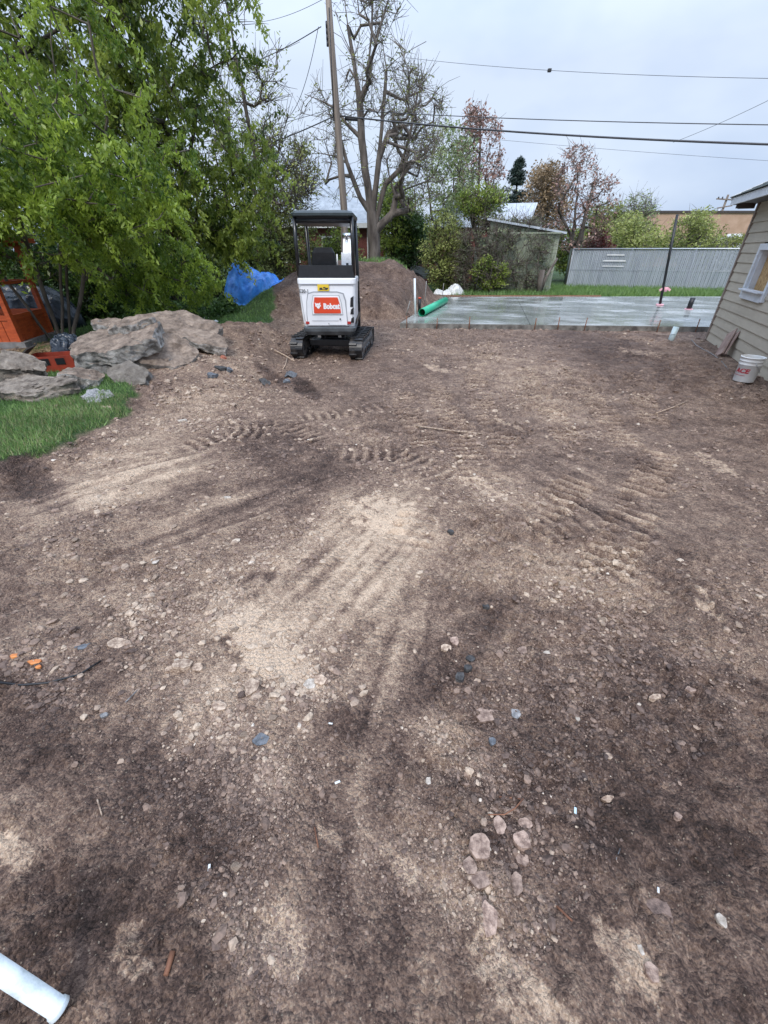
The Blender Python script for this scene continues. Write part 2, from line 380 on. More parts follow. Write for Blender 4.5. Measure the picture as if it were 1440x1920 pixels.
# ------------------------------------------------------------------ ground
def axis(lo, hi, a, b, lim):
    def side(end):
        v = [0.0]
        while v[-1] < end:
            x = v[-1]; st = max(a, b * x) if x < lim else (v[-1] - v[-2]) * 1.22
            v.append(x + st)
        return v
    n = side(-lo); p = side(hi)
    return np.array([-q for q in n[:0:-1]] + p)
gx = axis(-600, 600, .0185, .0105, 12)
gy = axis(-30, 900, .0145, .0066, 22)
GX, GY = np.meshgrid(gx, gy)
def ellipse(c, a, b):
    c = G(*c); a = G(*a) - c; b = G(*b) - c
    det = a.x * b.y - a.y * b.x
    X = GX - c.x; Yy = GY - c.y
    u = (X * b.y - Yy * b.x) / det; v = (a.x * Yy - a.y * X) / det
    return u, v
wx = .22 * (fbm(GX * 2.3, GY * 2.3, 4, 1) - .5); wy = .22 * (fbm(GX * 2.3 + 50, GY * 2.3, 4, 2) - .5)
tone = .46 + .16 * (fbm(GX * 1.1, GY * 1.1, 5, 7) - .5) + .34 * (fbm(GX * 5, GY * 5, 4, 9, .6) - .5)
PATCH = [  # centre, end of one half axis, end of the other, strength, softness
    ((240, 905), (440, 846), (262, 950), .16, .8), ((250, 900), (440, 845), (262, 940), .12, .5), ((200, 1000), (420, 960), (230, 1060), .08, .9), ((620, 1090), (850, 900), (770, 1210), .21, .75), ((480, 1180), (640, 1280), (400, 1060), .12, .8), ((480, 1200), (640, 1280), (420, 1080), .2, .4), ((720, 1240), (760, 1150), (790, 1270), .1, .9),
    ((330, 1080), (480, 1000), (400, 1170), .12, .7), ((150, 1080), (320, 1110), (150, 1160), .10, .7), ((850, 1380), (920, 1470), (770, 1380), .18, .7),
    ((520, 1250), (660, 1300), (480, 1190), .2, .6), ((535, 1770), (545, 1870), (590, 1765), .42, .25), ((960, 1850), (1090, 1930), (900, 1700), .30, .4), ((1165, 1790), (1235, 1900), (1215, 1765), .40, .25), ((720, 960), (770, 1010), (780, 940), .28, .4), ((900, 910), (950, 930), (900, 890), .3, .4), ((950, 795), (1000, 815), (930, 780), .28, .4), ((1340, 870), (1400, 900), (1330, 850), .25, .4), ((1320, 1140), (1350, 1180), (1290, 1120), .25, .4), ((820, 690), (860, 700), (810, 680), .3, .4), ((1190, 660), (1260, 670), (1180, 650), .2, .4), ((620, 1570), (650, 1600), (640, 1560), .22, .4), ((760, 1640), (830, 1760), (800, 1620), .12, .4),
    ((250, 1790), (330, 1850), (300, 1740), .16, .4), ((830, 1620), (930, 1760), (900, 1590), .14, .5), ((700, 960), (800, 1060), (800, 920), .16, .6), ((1000, 1050), (1260, 1110), (1010, 975), .13, .7),
    ((1090, 800), (1320, 880), (1050, 730), .09, .8), ((340, 780), (520, 690), (310, 880), .18, .7), ((380, 680), (520, 650), (330, 740), .17, .7), ((900, 900), (1060, 960), (900, 850), .12, .7),
    ((960, 690), (1060, 760), (840, 700), .11, .7), ((640, 790), (760, 830), (600, 740), .08, .7), ((800, 650), (960, 690), (700, 630), .07, .8), ((1290, 890), (1380, 960), (1200, 850), .12, .6), ((1330, 1130), (1370, 1200), (1290, 1090), .16, .4), ((10, 1600), (60, 1660), (50, 1560), .2, .4),
    ((250, 1480), (560, 1580), (250, 1330), -.21, .8), ((220, 1760), (560, 1850), (230, 1600), -.15, .7), ((600, 1330), (780, 1420), (560, 1270), -.10, .6), ((1040, 1440), (1260, 1600), (1060, 1280), -.12, .7),
    ((1280, 1330), (1500, 1400), (1250, 1180), -.12, .7), ((1280, 1580), (1500, 1650), (1200, 1480), -.17, .7), ((560, 850), (720, 900), (560, 800), -.16, .6), ((50, 895), (140, 925), (40, 850), -.3, .5),
    ((1140, 655), (1360, 720), (1130, 615), -.16, .7), ((960, 650), (1060, 700), (900, 620), -.06, .7), ((870, 1220), (960, 1110), (925, 1240), -.12, .6), ((390, 985), (520, 930), (400, 1000), -.10, .6),
    ((1180, 860), (1330, 900), (1150, 830), -.08, .6), ((20, 1330), (200, 1400), (20, 1230), -.16, .6), ((160, 1130), (250, 1170), (140, 1100), -.10, .6), ((490, 1085), (525, 1070), (500, 1100), -.3, .4), ((470, 1110), (500, 1095), (475, 1125), -.2, .4), ((435, 1215), (465, 1235), (425, 1185), -.35, .4), ((540, 1115), (565, 1115), (540, 1135), -.2, .4), ((395, 1165), (412, 1165), (395, 1180), -.25, .4), ((1420, 940), (1500, 1100), (1340, 980), -.05, .8),
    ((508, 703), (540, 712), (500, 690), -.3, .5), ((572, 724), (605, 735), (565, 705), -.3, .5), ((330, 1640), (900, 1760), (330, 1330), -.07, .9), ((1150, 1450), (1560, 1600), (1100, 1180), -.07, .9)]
patch = np.zeros_like(GX)
for c, a, b, s, soft in PATCH:
    cc = G(*c); sc = min(1.0, .35 * (G(*a) - cc).length + .1)
    u, v = ellipse(c, a, b)
    la = (G(*a) - cc).length; lb = (G(*b) - cc).length
    q = np.hypot(u + 1.6 * wx / max(la, .12) * min(1, la / .7), v + 1.6 * wy / max(lb, .12) * min(1, lb / .7))
    brk = 1 if soft > .45 else sstep(.38, .56, fbm(GX * 9, GY * 9, 4, 4, .6))
    if soft <= .45 and s > 0: patch = np.maximum(patch, (.35 + 1.0 * s) * sstep(1.35, .35, q)); continue
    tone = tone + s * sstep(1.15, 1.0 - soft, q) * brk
# smeared streaks where the bucket dragged
def streak(c, a, b, amp, freq, kk):
    u, v = ellipse(c, a, b); d = (G(*a) - G(*c)); d.normalize()
    al = GX * d.x + GY * d.y; ac = -GX * d.y + GY * d.x
    m = sstep(1.2, .5, np.hypot(u, v)); s = fbm(al * 1.2 + 30, ac * freq + 30 + .4 * wx, 3, kk, .6) - .5
    return m, s * amp
mS = np.zeros_like(GX); sh = np.zeros_like(GX)
for c, a, b, ff in [((240, 895), (440, 840), (262, 955), 16), ((640, 1080), (820, 900), (760, 1190), 14), ((700, 1000), (820, 880), (790, 1080), 16), ((450, 950), (640, 880), (470, 1000), 14), ((1130, 930), (980, 860), (1100, 990), 14), ((750, 1250), (800, 1080), (820, 1280), 16), ((650, 1700), (640, 1400), (800, 1700), 8)]:
    m, s = streak(c, a, b, 1, ff, 10); tone = tone + .62 * m * s; sh = sh + .022 * m * s; mS = np.maximum(mS, m)
Z = terrain(GX, GY)
ins = inpoly(GX, GY, LAWN); dl = polydist(GX, GY, LAWN); dl = np.where(ins, dl, -dl) + .35 * (fbm(GX * 3, GY * 3, 4, 12) - .5)
ins2 = inpoly(GX, GY, BACKLAWN)
grassm = np.maximum(sstep(-.02, .10, dl), ins2 * 1.0)
grassm = np.maximum(grassm, sstep(26, 31, np.hypot(GX, GY)))
grassm = np.where((np.hypot(GX + 6.8, GY - 8.4) < 1.6), grassm * sstep(.5, .3, fbm(GX * 2, GY * 2, 4, 13)), grassm)
nearr = sstep(28, 16, np.hypot(GX, GY))
dirtm = (1 - grassm) * nearr
lump = fbm(GX * 4, GY * 4, 3, 2) - .5
f1 = fbm(GX * 13, GY * 13, 4, 3, .62) - .5
f2 = np.maximum(0, fbm(GX * 30, GY * 30, 2, 6) - .55)
rough = .55 + .9 * sstep(.4, .62, fbm(GX * .9 + 9, GY * .9, 3, 11))
Z = Z + dirtm * (.04 * lump + (.07 * f1 + .08 * f2) * rough * (1 - .75 * mS) + sh)
moundm = sstep(.15, .5, Z) * nearr
Z = Z + moundm * .22 * (fbm(GX * 2.5, GY * 2.5, 4, 8, .6) - .5)
# cleat prints of the rubber tracks
def cleats(path, width=.34, pitch=.115, amp=.027):
    global Z, tone
    P = [G(*q) for q in path]; s0 = 0
    for a, b in zip(P, P[1:]):
        Ls = (b - a).length; d = (b - a) / Ls
        al = (GX - a.x) * d.x + (GY - a.y) * d.y; ac = -(GX - a.x) * d.y + (GY - a.y) * d.x
        al2 = al + .03 * (fbm(GX * 6, GY * 6, 2, 14) - .5) + .12 * np.abs(ac)
        m = sstep(0, .04, al + .02) * sstep(Ls + .02, Ls - .02, al) * sstep(width * .55, width * .42, np.abs(ac)) * (.35 + .9 * sstep(.35, .6, fbm(GX * 3.1, GY * 3.1, 3, 5)))
        wv = np.sin(2 * math.pi * (al2 + s0) / pitch)
        wv = np.sign(wv) * np.abs(wv) ** .6
        Z = Z + m * (amp * .8 * wv - .006) * dirtm; tone = tone + m * .17 * wv; s0 += Ls
for pth in [[(885, 690), (905, 760), (960, 860)], [(985, 688), (1010, 740), (1070, 830)], [(1060, 690), (1120, 760), (1180, 840)], [(560, 782), (640, 772), (720, 760)], [(420, 800), (520, 790), (600, 830)],
            [(640, 850), (740, 850), (840, 900)], [(930, 640), (880, 700)], [(800, 700), (840, 770), (905, 900)], [(1180, 700), (1230, 800)], [(1240, 850), (1190, 960), (1130, 1080)], [(1090, 900), (1010, 960)], [(740, 690), (760, 760), (800, 840)], [(350, 840), (430, 812), (500, 812)], [(760, 1030), (790, 960)], [(1000, 1000), (1120, 960)]]:
    dxp = abs(pth[-1][0] - pth[0][0]); dyp = abs(pth[-1][1] - pth[0][1]); cleats(pth, amp=.012 if dxp > 1.5 * dyp else .026)
tone = tone - .12 * moundm
ny, nx = GX.shape
idx = np.arange(ny * nx).reshape(ny, nx)
F = np.stack([idx[:-1, :-1], idx[:-1, 1:], idx[1:, 1:], idx[1:, :-1]], -1).reshape(-1, 4)
# the ground sinks a little beneath the slab
under = inpoly(GX, GY, [(.6, 12.35), (30, 10.4), (30, 19.3), (2.6, 19.3)]); Z = np.where(under, np.minimum(Z, -.02), Z)
V = np.stack([GX, GY, Z], -1).reshape(-1, 3)
ground = np_mesh('ground', V, F, M['dirt'], attrs={'patch': patch.ravel(), 'tone': tone.ravel(), 'grass': grassm.ravel()}, smooth=True)
tag(ground, kind='structure')
def gz(x, y):                                # height of the finished ground
    i = np.clip(np.searchsorted(gx, x) - 1, 0, nx - 2); j = np.clip(np.searchsorted(gy, y) - 1, 0, ny - 2)
    fx = (x - gx[i]) / (gx[i + 1] - gx[i]); fy = (y - gy[j]) / (gy[j + 1] - gy[j])
    return (Z[j, i] * (1 - fx) + Z[j, i + 1] * fx) * (1 - fy) + (Z[j + 1, i] * (1 - fx) + Z[j + 1, i + 1] * fx) * fy
def gat(Arr, x, y):
    i = np.clip(np.searchsorted(gx, x), 0, nx - 1); j = np.clip(np.searchsorted(gy, y), 0, ny - 1); return Arr[j, i]
def GZ(x, y): return float(gz(np.array([x]), np.array([y]))[0])
def OG(px, py):
    z = 0.0
    for i in range(8):
        p = G(px, py, z); z = .5 * z + .5 * GZ(p.x, p.y)
    p = G(px, py, z); p.z = GZ(p.x, p.y); return p

# ------------------------------------------------------------------ concrete slab
def slab_mat():
    m = bpy.data.materials.new('wet_concrete'); m.use_nodes = True; nt = m.node_tree; L = nt.links.new
    p = nt.nodes['Principled BSDF']; tc = N(nt, 'ShaderNodeTexCoord')
    mp = N(nt, 'ShaderNodeMapping'); mp.inputs['Scale'].default_value = (.75, 1.15, 1); L(tc.outputs['Object'], mp.inputs[0])
    n1 = N(nt, 'ShaderNodeTexNoise'); n1.inputs['Scale'].default_value = .9; n1.inputs['Detail'].default_value = 7; n1.inputs['Roughness'].default_value = .62; L(mp.outputs[0], n1.inputs[0])
    r = N(nt, 'ShaderNodeValToRGB'); e = r.color_ramp.elements; e[0].position = .38; e[0].color = (.20, .215, .19, 1); e[1].position = .64; e[1].color = (.38, .39, .375, 1)
    L(n1.outputs['Fac'], r.inputs[0]); L(r.outputs[0], p.inputs['Base Color'])
    q = N(nt, 'ShaderNodeValToRGB'); e = q.color_ramp.elements; e[0].position = .44; e[0].color = (.07,) * 3 + (1,); e[1].position = .66; e[1].color = (.34,) * 3 + (1,)
    L(n1.outputs['Fac'], q.inputs[0]); L(q.outputs[0], p.inputs['Roughness'])
    n2 = N(nt, 'ShaderNodeTexNoise'); n2.inputs['Scale'].default_value = 14; n2.inputs['Detail'].default_value = 4; L(tc.outputs['Object'], n2.inputs[0])
    b = N(nt, 'ShaderNodeBump'); b.inputs['Distance'].default_value = .0025; b.inputs['Strength'].default_value = .5; L(n2.outputs['Fac'], b.inputs['Height']); L(b.outputs[0], p.inputs['Normal'])
    return m
M['slab'] = slab_mat()
M['slab_edge'] = mat('slab_edge', (.06, .052, .045), (.21, .195, .17), 5, .85, bump=.01, bscale=40)
FL, FR = Vector((.43, 12.0, 0)), Vector((8.3, 11.35, 0)); BL = Vector((2.47, 19.5, 0))
dF = (FR - FL).normalized()
FR2 = FL + dF * 22; BR2 = Vector((22.5, 19.5 - 0.0, 0))
slab = empty('concrete_slab', FL, 'fresh wet grey concrete foundation slab with puddles and saw-cut joints', 'concrete slab')
def lerp2(u, v):                              # u across, v back
    f = FL.lerp(FR2, u); b = BL.lerp(BR2, u); return f.lerp(b, v) - FL
us = [0, (4.9) / 30, 10.4 / 30, 16.5 / 30, 22 / 30, 1]
us = [0, .155, .33, .52, .75, 1]; vs = [0, .5, 1]
gap = .006
for i in range(len(us) - 1):
    for j in range(len(vs) - 1):
        u0, u1, v0, v1 = us[i] + (gap / 20 if i else 0), us[i + 1] - gap / 20, vs[j] + (gap / 8 if j else 0), vs[j + 1] - gap / 8
        mb = MB(); q = [lerp2(u0, v0), lerp2(u1, v0), lerp2(u1, v1), lerp2(u0, v1)]
        t = [mb.bm.verts.new(p + Vector((0, 0, SLAB_Z))) for p in q]; b = [mb.bm.verts.new(p + Vector((0, 0, -.08))) for p in q]
        mb.bm.faces.new(t)
        for k in range(4): mb.bm.faces.new((t[k], b[k], b[(k + 1) % 4], t[(k + 1) % 4]))
        mb.build('slab_bay', M['slab'], slab)
mb = MB()                                    # rough side face of the footing
n = 160; rows = [[], []]
for i in range(n + 1):
    p = FL.lerp(FR2, i / n) - FL
    for k, zz in enumerate((SLAB_Z - .012, -.1)):
        rows[k].append(mb.bm.verts.new(p + Vector((0, -.012 - (.03 + .03 * rnd.random()) * k, zz + (.006 * rnd.random())))))
for i in range(n): mb.bm.faces.new((rows[0][i], rows[1][i], rows[1][i + 1], rows[0][i + 1]))
mb.build('footing_face', M['slab_edge'], slab)
mb = MB(); mb.box((0, 0, 0), (1, 1, 1)); mb.bm.clear()
a, b = Vector((2.6, 19.62, .07)), Vector((9.2, 19.62, .07))
M['formwood'] = mat('form_wood', (.16, .07, .04), (.34, .17, .10), 6, .8, bump=.004, stretch=(.3, 4, 4))
mb.box((a + b) / 2, ((b - a).length, .05, .17)); tag(mb.build('form_board', M['formwood']), 'reddish brown form board standing along the back edge of the slab', 'board')

# ------------------------------------------------------------------ trees
def grow(trunks, tips, step=.35, base_r=.12, tip_r=.008, pw=2.35, jit=.10, droop=0.0, up=.6):
    """skeleton: trunk polylines, then each tip joins the nearest node"""
    P = []; par = []; fixed = []
    for tr in trunks:
        pts, joint = (tr if isinstance(tr, tuple) else (tr, None))
        prev = -1
        if joint is not None:
            prev = int(np.argmin(np.linalg.norm(np.array(P) - np.array(pts[0]), axis=1))); start = 1; last = Vector(P[prev])
        else: start = 1; P.append(tuple(pts[0])); par.append(-1); prev = len(P) - 1; last = Vector(pts[0])
        for q in pts[start:]:
            q = Vector(q); n = max(1, int((q - last).length / step))
            for i in range(1, n + 1):
                r = last.lerp(q, i / n) + Vector((rnd.uniform(-1, 1), rnd.uniform(-1, 1), 0)) * jit * step * .5
                P.append(tuple(r)); par.append(prev); prev = len(P) - 1
            last = Vector(P[-1])
    cap = len(P) + len(tips) * 40
    PA = np.zeros((cap, 3)); PA[:len(P)] = P; par = list(par); n0 = len(P)
    c0 = np.mean(PA[:n0, :2], axis=0)
    order = sorted(range(len(tips)), key=lambda i: (tips[i][0] - c0[0]) ** 2 + (tips[i][1] - c0[1]) ** 2 + .3 * tips[i][2] ** 2)
    n = n0; ends = {}
    for ti in order:
        t = np.array(tips[ti]); d = PA[1:n] - t; dist = np.sqrt((d ** 2).sum(1))
        cost = dist * (1 + up * np.clip(d[:, 2] / (dist + 1e-6), 0, 1)) 
        j = int(np.argmin(cost)) + 1; L0 = dist[j - 1]; k = max(1, min(30, int(L0 / step))); a = PA[j].copy()
        prev = j; bend = np.array([rnd.gauss(0, 1), rnd.gauss(0, 1), abs(rnd.gauss(0, 1)) * .6]) * L0 * .12
        for i in range(1, k + 1):
            f = i / k; q = a * (1 - f) + t * f + bend * 4 * f * (1 - f) * .5
            if i < k: q += rng.normal(0, jit * step, 3)
            PA[n] = q; par.append(prev); prev = n; n += 1
        ends[ti] = prev
    PA = PA[:n]; par = np.array(par)
    rad = np.zeros(n); kids = np.zeros(n)
    for i in range(n - 1, -1, -1):
        if rad[i] == 0: rad[i] = tip_r ** pw
        r = rad[i]
        if par[i] >= 0: rad[par[i]] += r
    rad = rad ** (1 / pw); rad *= min(1.0, 1e9)
    sc = base_r / rad[0]; rad = np.where(rad > tip_r * 1.5, tip_r + (rad - tip_r) * max(.2, sc * rad[0] / rad[0] if True else 1), rad)
    rad = np.maximum(np.minimum(rad, base_r * 1.25), tip_r)
    return PA, par, rad, ends
def tubes(PA, par, rad, sides=5):
    c = np.where(par >= 0)[0]; a = PA[par[c]]; b = PA[c]; ra = rad[par[c]]; rb = rad[c]
    ra = np.minimum(ra, rb * 1.6 + .004)
    d = b - a; Ln = np.linalg.norm(d, axis=1, keepdims=True) + 1e-9; d = d / Ln
    a = a - d * (ra[:, None] * .35)
    ref = np.where(np.abs(d[:, 2:3]) < .9, [[0, 0, 1.]], [[1., 0, 0]])
    u = np.cross(d, ref); u /= np.linalg.norm(u, axis=1, keepdims=True); v = np.cross(d, u)
    V = []
    for k in range(sides):
        q = 2 * math.pi * k / sides; w_ = u * math.cos(q) + v * math.sin(q)
        V.append(a + w_ * ra[:, None]); V.append(b + w_ * rb[:, None])
    V = np.stack(V, 1); m = len(c); base = (np.arange(m) * sides * 2)[:, None]
    F = np.concatenate([base + np.array([[2 * k, 2 * ((k + 1) % sides), 2 * ((k + 1) % sides) + 1, 2 * k + 1]]) for k in range(sides)], 0)
    return V.reshape(-1, 3), F
def leaves(C, n, spread, size, aspect=.45, droop=.6, tint=None, strand=0.0):
    """C clump centres; n leaves each; rhombic leaf faces"""
    C = np.repeat(np.asarray(C), n, 0); m = len(C)
    nc = m // n
    ct = np.repeat(rng.random(nc) if tint is None else tint, n)
    o = rng.normal(0, 1, (m, 3)); o /= np.linalg.norm(o, axis=1, keepdims=True) + 1e-9
    o *= (rng.random((m, 1)) ** .5) * spread * np.array([[1, 1, .75]])
    if strand:
        sdir = np.repeat(rng.normal(0, 1, (nc, 3)) * [1, 1, .2], n, 0); sdir /= np.linalg.norm(sdir, axis=1, keepdims=True)
        t = rng.random((m, 1)); o = o * .45 + sdir * (t - .3) * strand + np.array([[0, 0, -1]]) * (t ** 1.6) * strand * .8
    p = C + o
    ax = rng.normal(0, 1, (m, 3)) * [1, 1, .45] + np.array([[0, 0, -1]]) * droop
    ax /= np.linalg.norm(ax, axis=1, keepdims=True)
    r2 = rng.normal(0, 1, (m, 3)) + np.array([[0, 0, .8]]); nrm = r2 - ax * (r2 * ax).sum(1, keepdims=True); nrm /= np.linalg.norm(nrm, axis=1, keepdims=True)
    bx = np.cross(ax, nrm)
    s = size * (.6 + .8 * rng.random((m, 1)))
    V = np.stack([p - ax * s * .5, p + bx * s * aspect * .5 - nrm * s * .06, p + ax * s * .5 - nrm * s * .12, p - bx * s * aspect * .5 - nrm * s * .06], 1).reshape(-1, 3)
    F = np.arange(m * 4).reshape(m, 4)
    t = np.clip(.85 * ct ** 1.3 + .4 * rng.random(m) - .1, 0, 1)
    return V, F, np.repeat(t, 4)
def blob(c, r, n, hollow=.35, zmin=None):
    out = []
    while len(out) < n:
        v = Vector((rnd.gauss(0, 1), rnd.gauss(0, 1), rnd.gauss(0, 1))).normalized() * (rnd.random() ** (1 / (3 - 2 * hollow)))
        if mnoise.noise(Vector((v.x * 1.9 + c[0], v.y * 1.9 + c[1], v.z * 1.9))) < -.12: continue
        p = (c[0] + v.x * r[0], c[1] + v.y * r[1], c[2] + v.z * r[2])
        if zmin is not None and p[2] < zmin: continue
        out.append(p)
    return out
def tree(name, label, trunks, tips, bark, leaf, n=40, spread=.35, size=.09, aspect=.45, droop=.6, base_r=.12, strand=0, group=None, cat='tree', step=.35, tip_r=.008, jit=.1, twigs=0, twig_len=.3, sides=5, up=.6, crown='crown', base=None):
    b0 = Vector(base) if base is not None else Vector((trunks[0][0] if isinstance(trunks[0], tuple) else trunks[0])[0])
    o = empty(name, b0, label, cat, group)
    PA, par, rad, ends = grow(trunks, tips, step, base_r, tip_r, jit=jit, up=up)
    V, F = tubes(PA, par, rad, sides); off = np.array(b0)
    if twigs:
        E = np.array([PA[ends[i]] for i in range(len(tips))]); D = np.array([PA[ends[i]] - PA[par[ends[i]]] for i in range(len(tips))])
        D /= np.linalg.norm(D, axis=1, keepdims=True) + 1e-9
        E = np.repeat(E, twigs, 0); D = np.repeat(D, twigs, 0)
        start = E - D * rng.random((len(E), 1)) * step * 1.5
        dd = D * .8 + rng.normal(0, .6, D.shape) + [0, 0, .15]; dd /= np.linalg.norm(dd, axis=1, keepdims=True)
        ln = twig_len * (.4 + rng.random((len(E), 1)))
        m = len(E); P2 = np.concatenate([start, start + dd * ln * .5 + rng.normal(0, .02, (m, 3)), start + dd * ln + rng.normal(0, .05, (m, 3))])
        pr = np.concatenate([np.full(m, -1), np.arange(m), np.arange(m) + m]); rr = np.concatenate([np.full(m, tip_r), np.full(m, tip_r * .8), np.full(m, tip_r * .5)])
        V2, F2 = tubes(P2, pr, rr, 3)
        ob = np_mesh('twigs', V2 - off, F2, bark, o); ob['kind'] = 'stuff'
    np_mesh('trunk', V - off, F, bark, o, smooth=True)
    if n:
        V, F, t = leaves(np.array(tips), n, spread, size, aspect, droop, strand=strand)
        np_mesh(crown, V - off, F, leaf, o, attrs={'tint': t})
    return o

# ---- left side, near to far
b = Vector((-7.35, 9.9, 0.0)); b.z = GZ(b.x, b.y)
stems = [[b + Vector((dx, dy, -.05)), b + Vector((dx * 2.2 + lx * .35, dy + ly * .3, 1.5)), b + Vector((dx * 3 + lx, dy + ly, 3.6)), b + Vector((lx * 1.7, ly * 1.7, 5.4))] for dx, dy, lx, ly in
         [(-.14, 0, -.9, -.3), (.02, .05, .5, -.5), (.12, -.04, 1.1, .2), (.22, .06, .3, .8), (.3, 0, 1.7, -.3)]]
tips = blob((-6.3, 9.4, 3.05), (3.1, 2.1, 1.5), 360, .4, 1.0) + blob((-7.4, 9.2, 5.2), (3.6, 2.0, 1.4), 130, .3) + blob((-4.9, 9.2, 2.45), (1.2, 1.3, .8), 70) + blob((-7.3, 8.7, 2.3), (1.1, .9, .5), 40) + blob((-5.6, 11.0, 1.35), (1.9, .8, .9), 110)
tree('boxelder_tree', 'nearest leafy tree at left with several slim stems behind the rubble pile', stems, tips, M['bark'], M['leaf_bright'], n=105, spread=.24, size=.088, aspect=.40, droop=1.0, base_r=.032, strand=.6)
b = Vector((-6.6, 14.6, 0))
tips = blob((-6.4, 14.6, 4.6), (3.7, 2.8, 3.3), 380, .5, 1.3) + blob((-7.9, 14.3, 1.6), (2.0, .9, 1.2), 90) + blob((-5.0, 14.8, 2.2), (1.5, 1.1, .9), 60, .4, 1.85) + blob((-4.6, 14.8, 3.3), (1.8, 1.6, 1.9), 130, .4, .9) + blob((-6.2, 14, 7.6), (3.6, 2.6, 2.2), 190, .3) + blob((-4.9, 13.3, 7.0), (2.1, 1.8, 2.4), 170, .2)
tree('boxelder_tree', 'tall dense green tree rising behind the blue tarp, right of the nearest tree', [[b, b + Vector((.2, 0, 2)), b + Vector((.5, 0, 4.5)), b + Vector((.3, .2, 8.5))], ([b + Vector((.2, 0, 2)), b + Vector((1.6, -.3, 4.2)), b + Vector((2.6, -.2, 6.5))], 1), ([b + Vector((.2, 0, 2)), b + Vector((-1.6, -.5, 4.6)), b + Vector((-2.2, -.2, 7))], 1)],
     tips, M['bark_dark'], M['leaf_mid'], n=62, spread=.32, size=.125, aspect=.42, droop=1.0, base_r=.16, strand=.7)
b = Vector((-12.5, 13.5, 0))
tips = blob((-10.6, 13.2, 5.4), (4.6, 2.6, 4.6), 520, .4, .8)
tree('boxelder_tree', 'big green tree at the far left edge with dark limbs against the sky', [[b, b + Vector((.5, -.3, 3)), b + Vector((1.6, -.4, 7)), b + Vector((2.6, -.2, 10))], ([b + Vector((.5, -.3, 3)), b + Vector((3.5, -.5, 5)), b + Vector((6.0, -.4, 6.0))], 1)],
     tips, M['bark_dark'], M['leaf_mid'], n=55, spread=.36, size=.15, droop=.9, base_r=.26, strand=.7)
b = Vector((-4.7, 20.5, 0))
tips = blob((-5.2, 20.5, 5.6), (1.9, 1.6, 5.0), 220, .3, 1.6) + blob((-3.3, 20, 4.0), (1.0, 1.0, 1.3), 40)
tree('thin_tree', 'slender half-bare tree with sparse yellow-green leaves left of the utility pole', [[b, b + Vector((-.1, 0, 3)), b + Vector((-.4, 0, 7)), b + Vector((-.6, 0, 10.5))], ([b + Vector((-.1, 0, 3)), b + Vector((.9, 0, 5.4))], 1), ([b + Vector((-.1, 0, 3)), b + Vector((-1.5, 0, 6))], 1)],
     tips, M['bark'], M['leaf_yellow'], n=14, spread=.4, size=.13, droop=.4, base_r=.13, twigs=7, twig_len=.7, tip_r=.011)
simple_tree_args = ('olive_tree', 'small olive-green budding tree between the leafy trees and the digger canopy', 505, 21.5, [(450, 250, 600, 410, 3), (440, 330, 560, 430, 1.5)])
# understorey, each shrub a thing
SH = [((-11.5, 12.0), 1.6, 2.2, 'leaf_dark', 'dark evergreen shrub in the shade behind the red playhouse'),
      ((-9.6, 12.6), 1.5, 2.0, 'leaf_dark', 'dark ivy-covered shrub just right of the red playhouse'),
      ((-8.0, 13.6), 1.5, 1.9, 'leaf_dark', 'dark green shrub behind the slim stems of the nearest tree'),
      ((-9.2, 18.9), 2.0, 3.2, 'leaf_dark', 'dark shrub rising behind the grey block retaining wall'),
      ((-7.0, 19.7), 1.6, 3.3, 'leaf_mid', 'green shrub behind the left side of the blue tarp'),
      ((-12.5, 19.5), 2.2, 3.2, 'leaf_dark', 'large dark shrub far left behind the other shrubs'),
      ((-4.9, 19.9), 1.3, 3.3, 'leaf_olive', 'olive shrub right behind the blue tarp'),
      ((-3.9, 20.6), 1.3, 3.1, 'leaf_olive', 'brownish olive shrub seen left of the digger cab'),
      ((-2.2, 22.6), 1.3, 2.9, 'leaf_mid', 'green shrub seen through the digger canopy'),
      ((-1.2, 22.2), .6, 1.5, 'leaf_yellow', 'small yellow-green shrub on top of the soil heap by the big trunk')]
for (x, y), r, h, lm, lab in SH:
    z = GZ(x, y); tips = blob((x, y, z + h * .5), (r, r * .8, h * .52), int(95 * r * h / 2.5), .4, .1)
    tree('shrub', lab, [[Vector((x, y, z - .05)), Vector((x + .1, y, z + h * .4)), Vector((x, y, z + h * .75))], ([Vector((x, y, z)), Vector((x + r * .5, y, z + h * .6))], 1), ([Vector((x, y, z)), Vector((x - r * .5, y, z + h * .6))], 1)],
         tips, M['bark_dark'], M[lm], n=60 if lm == 'leaf_dark' else 42, spread=.3, size=.12, droop=.4, base_r=.04, cat='shrub', crown='foliage', twigs=4, twig_len=.5)

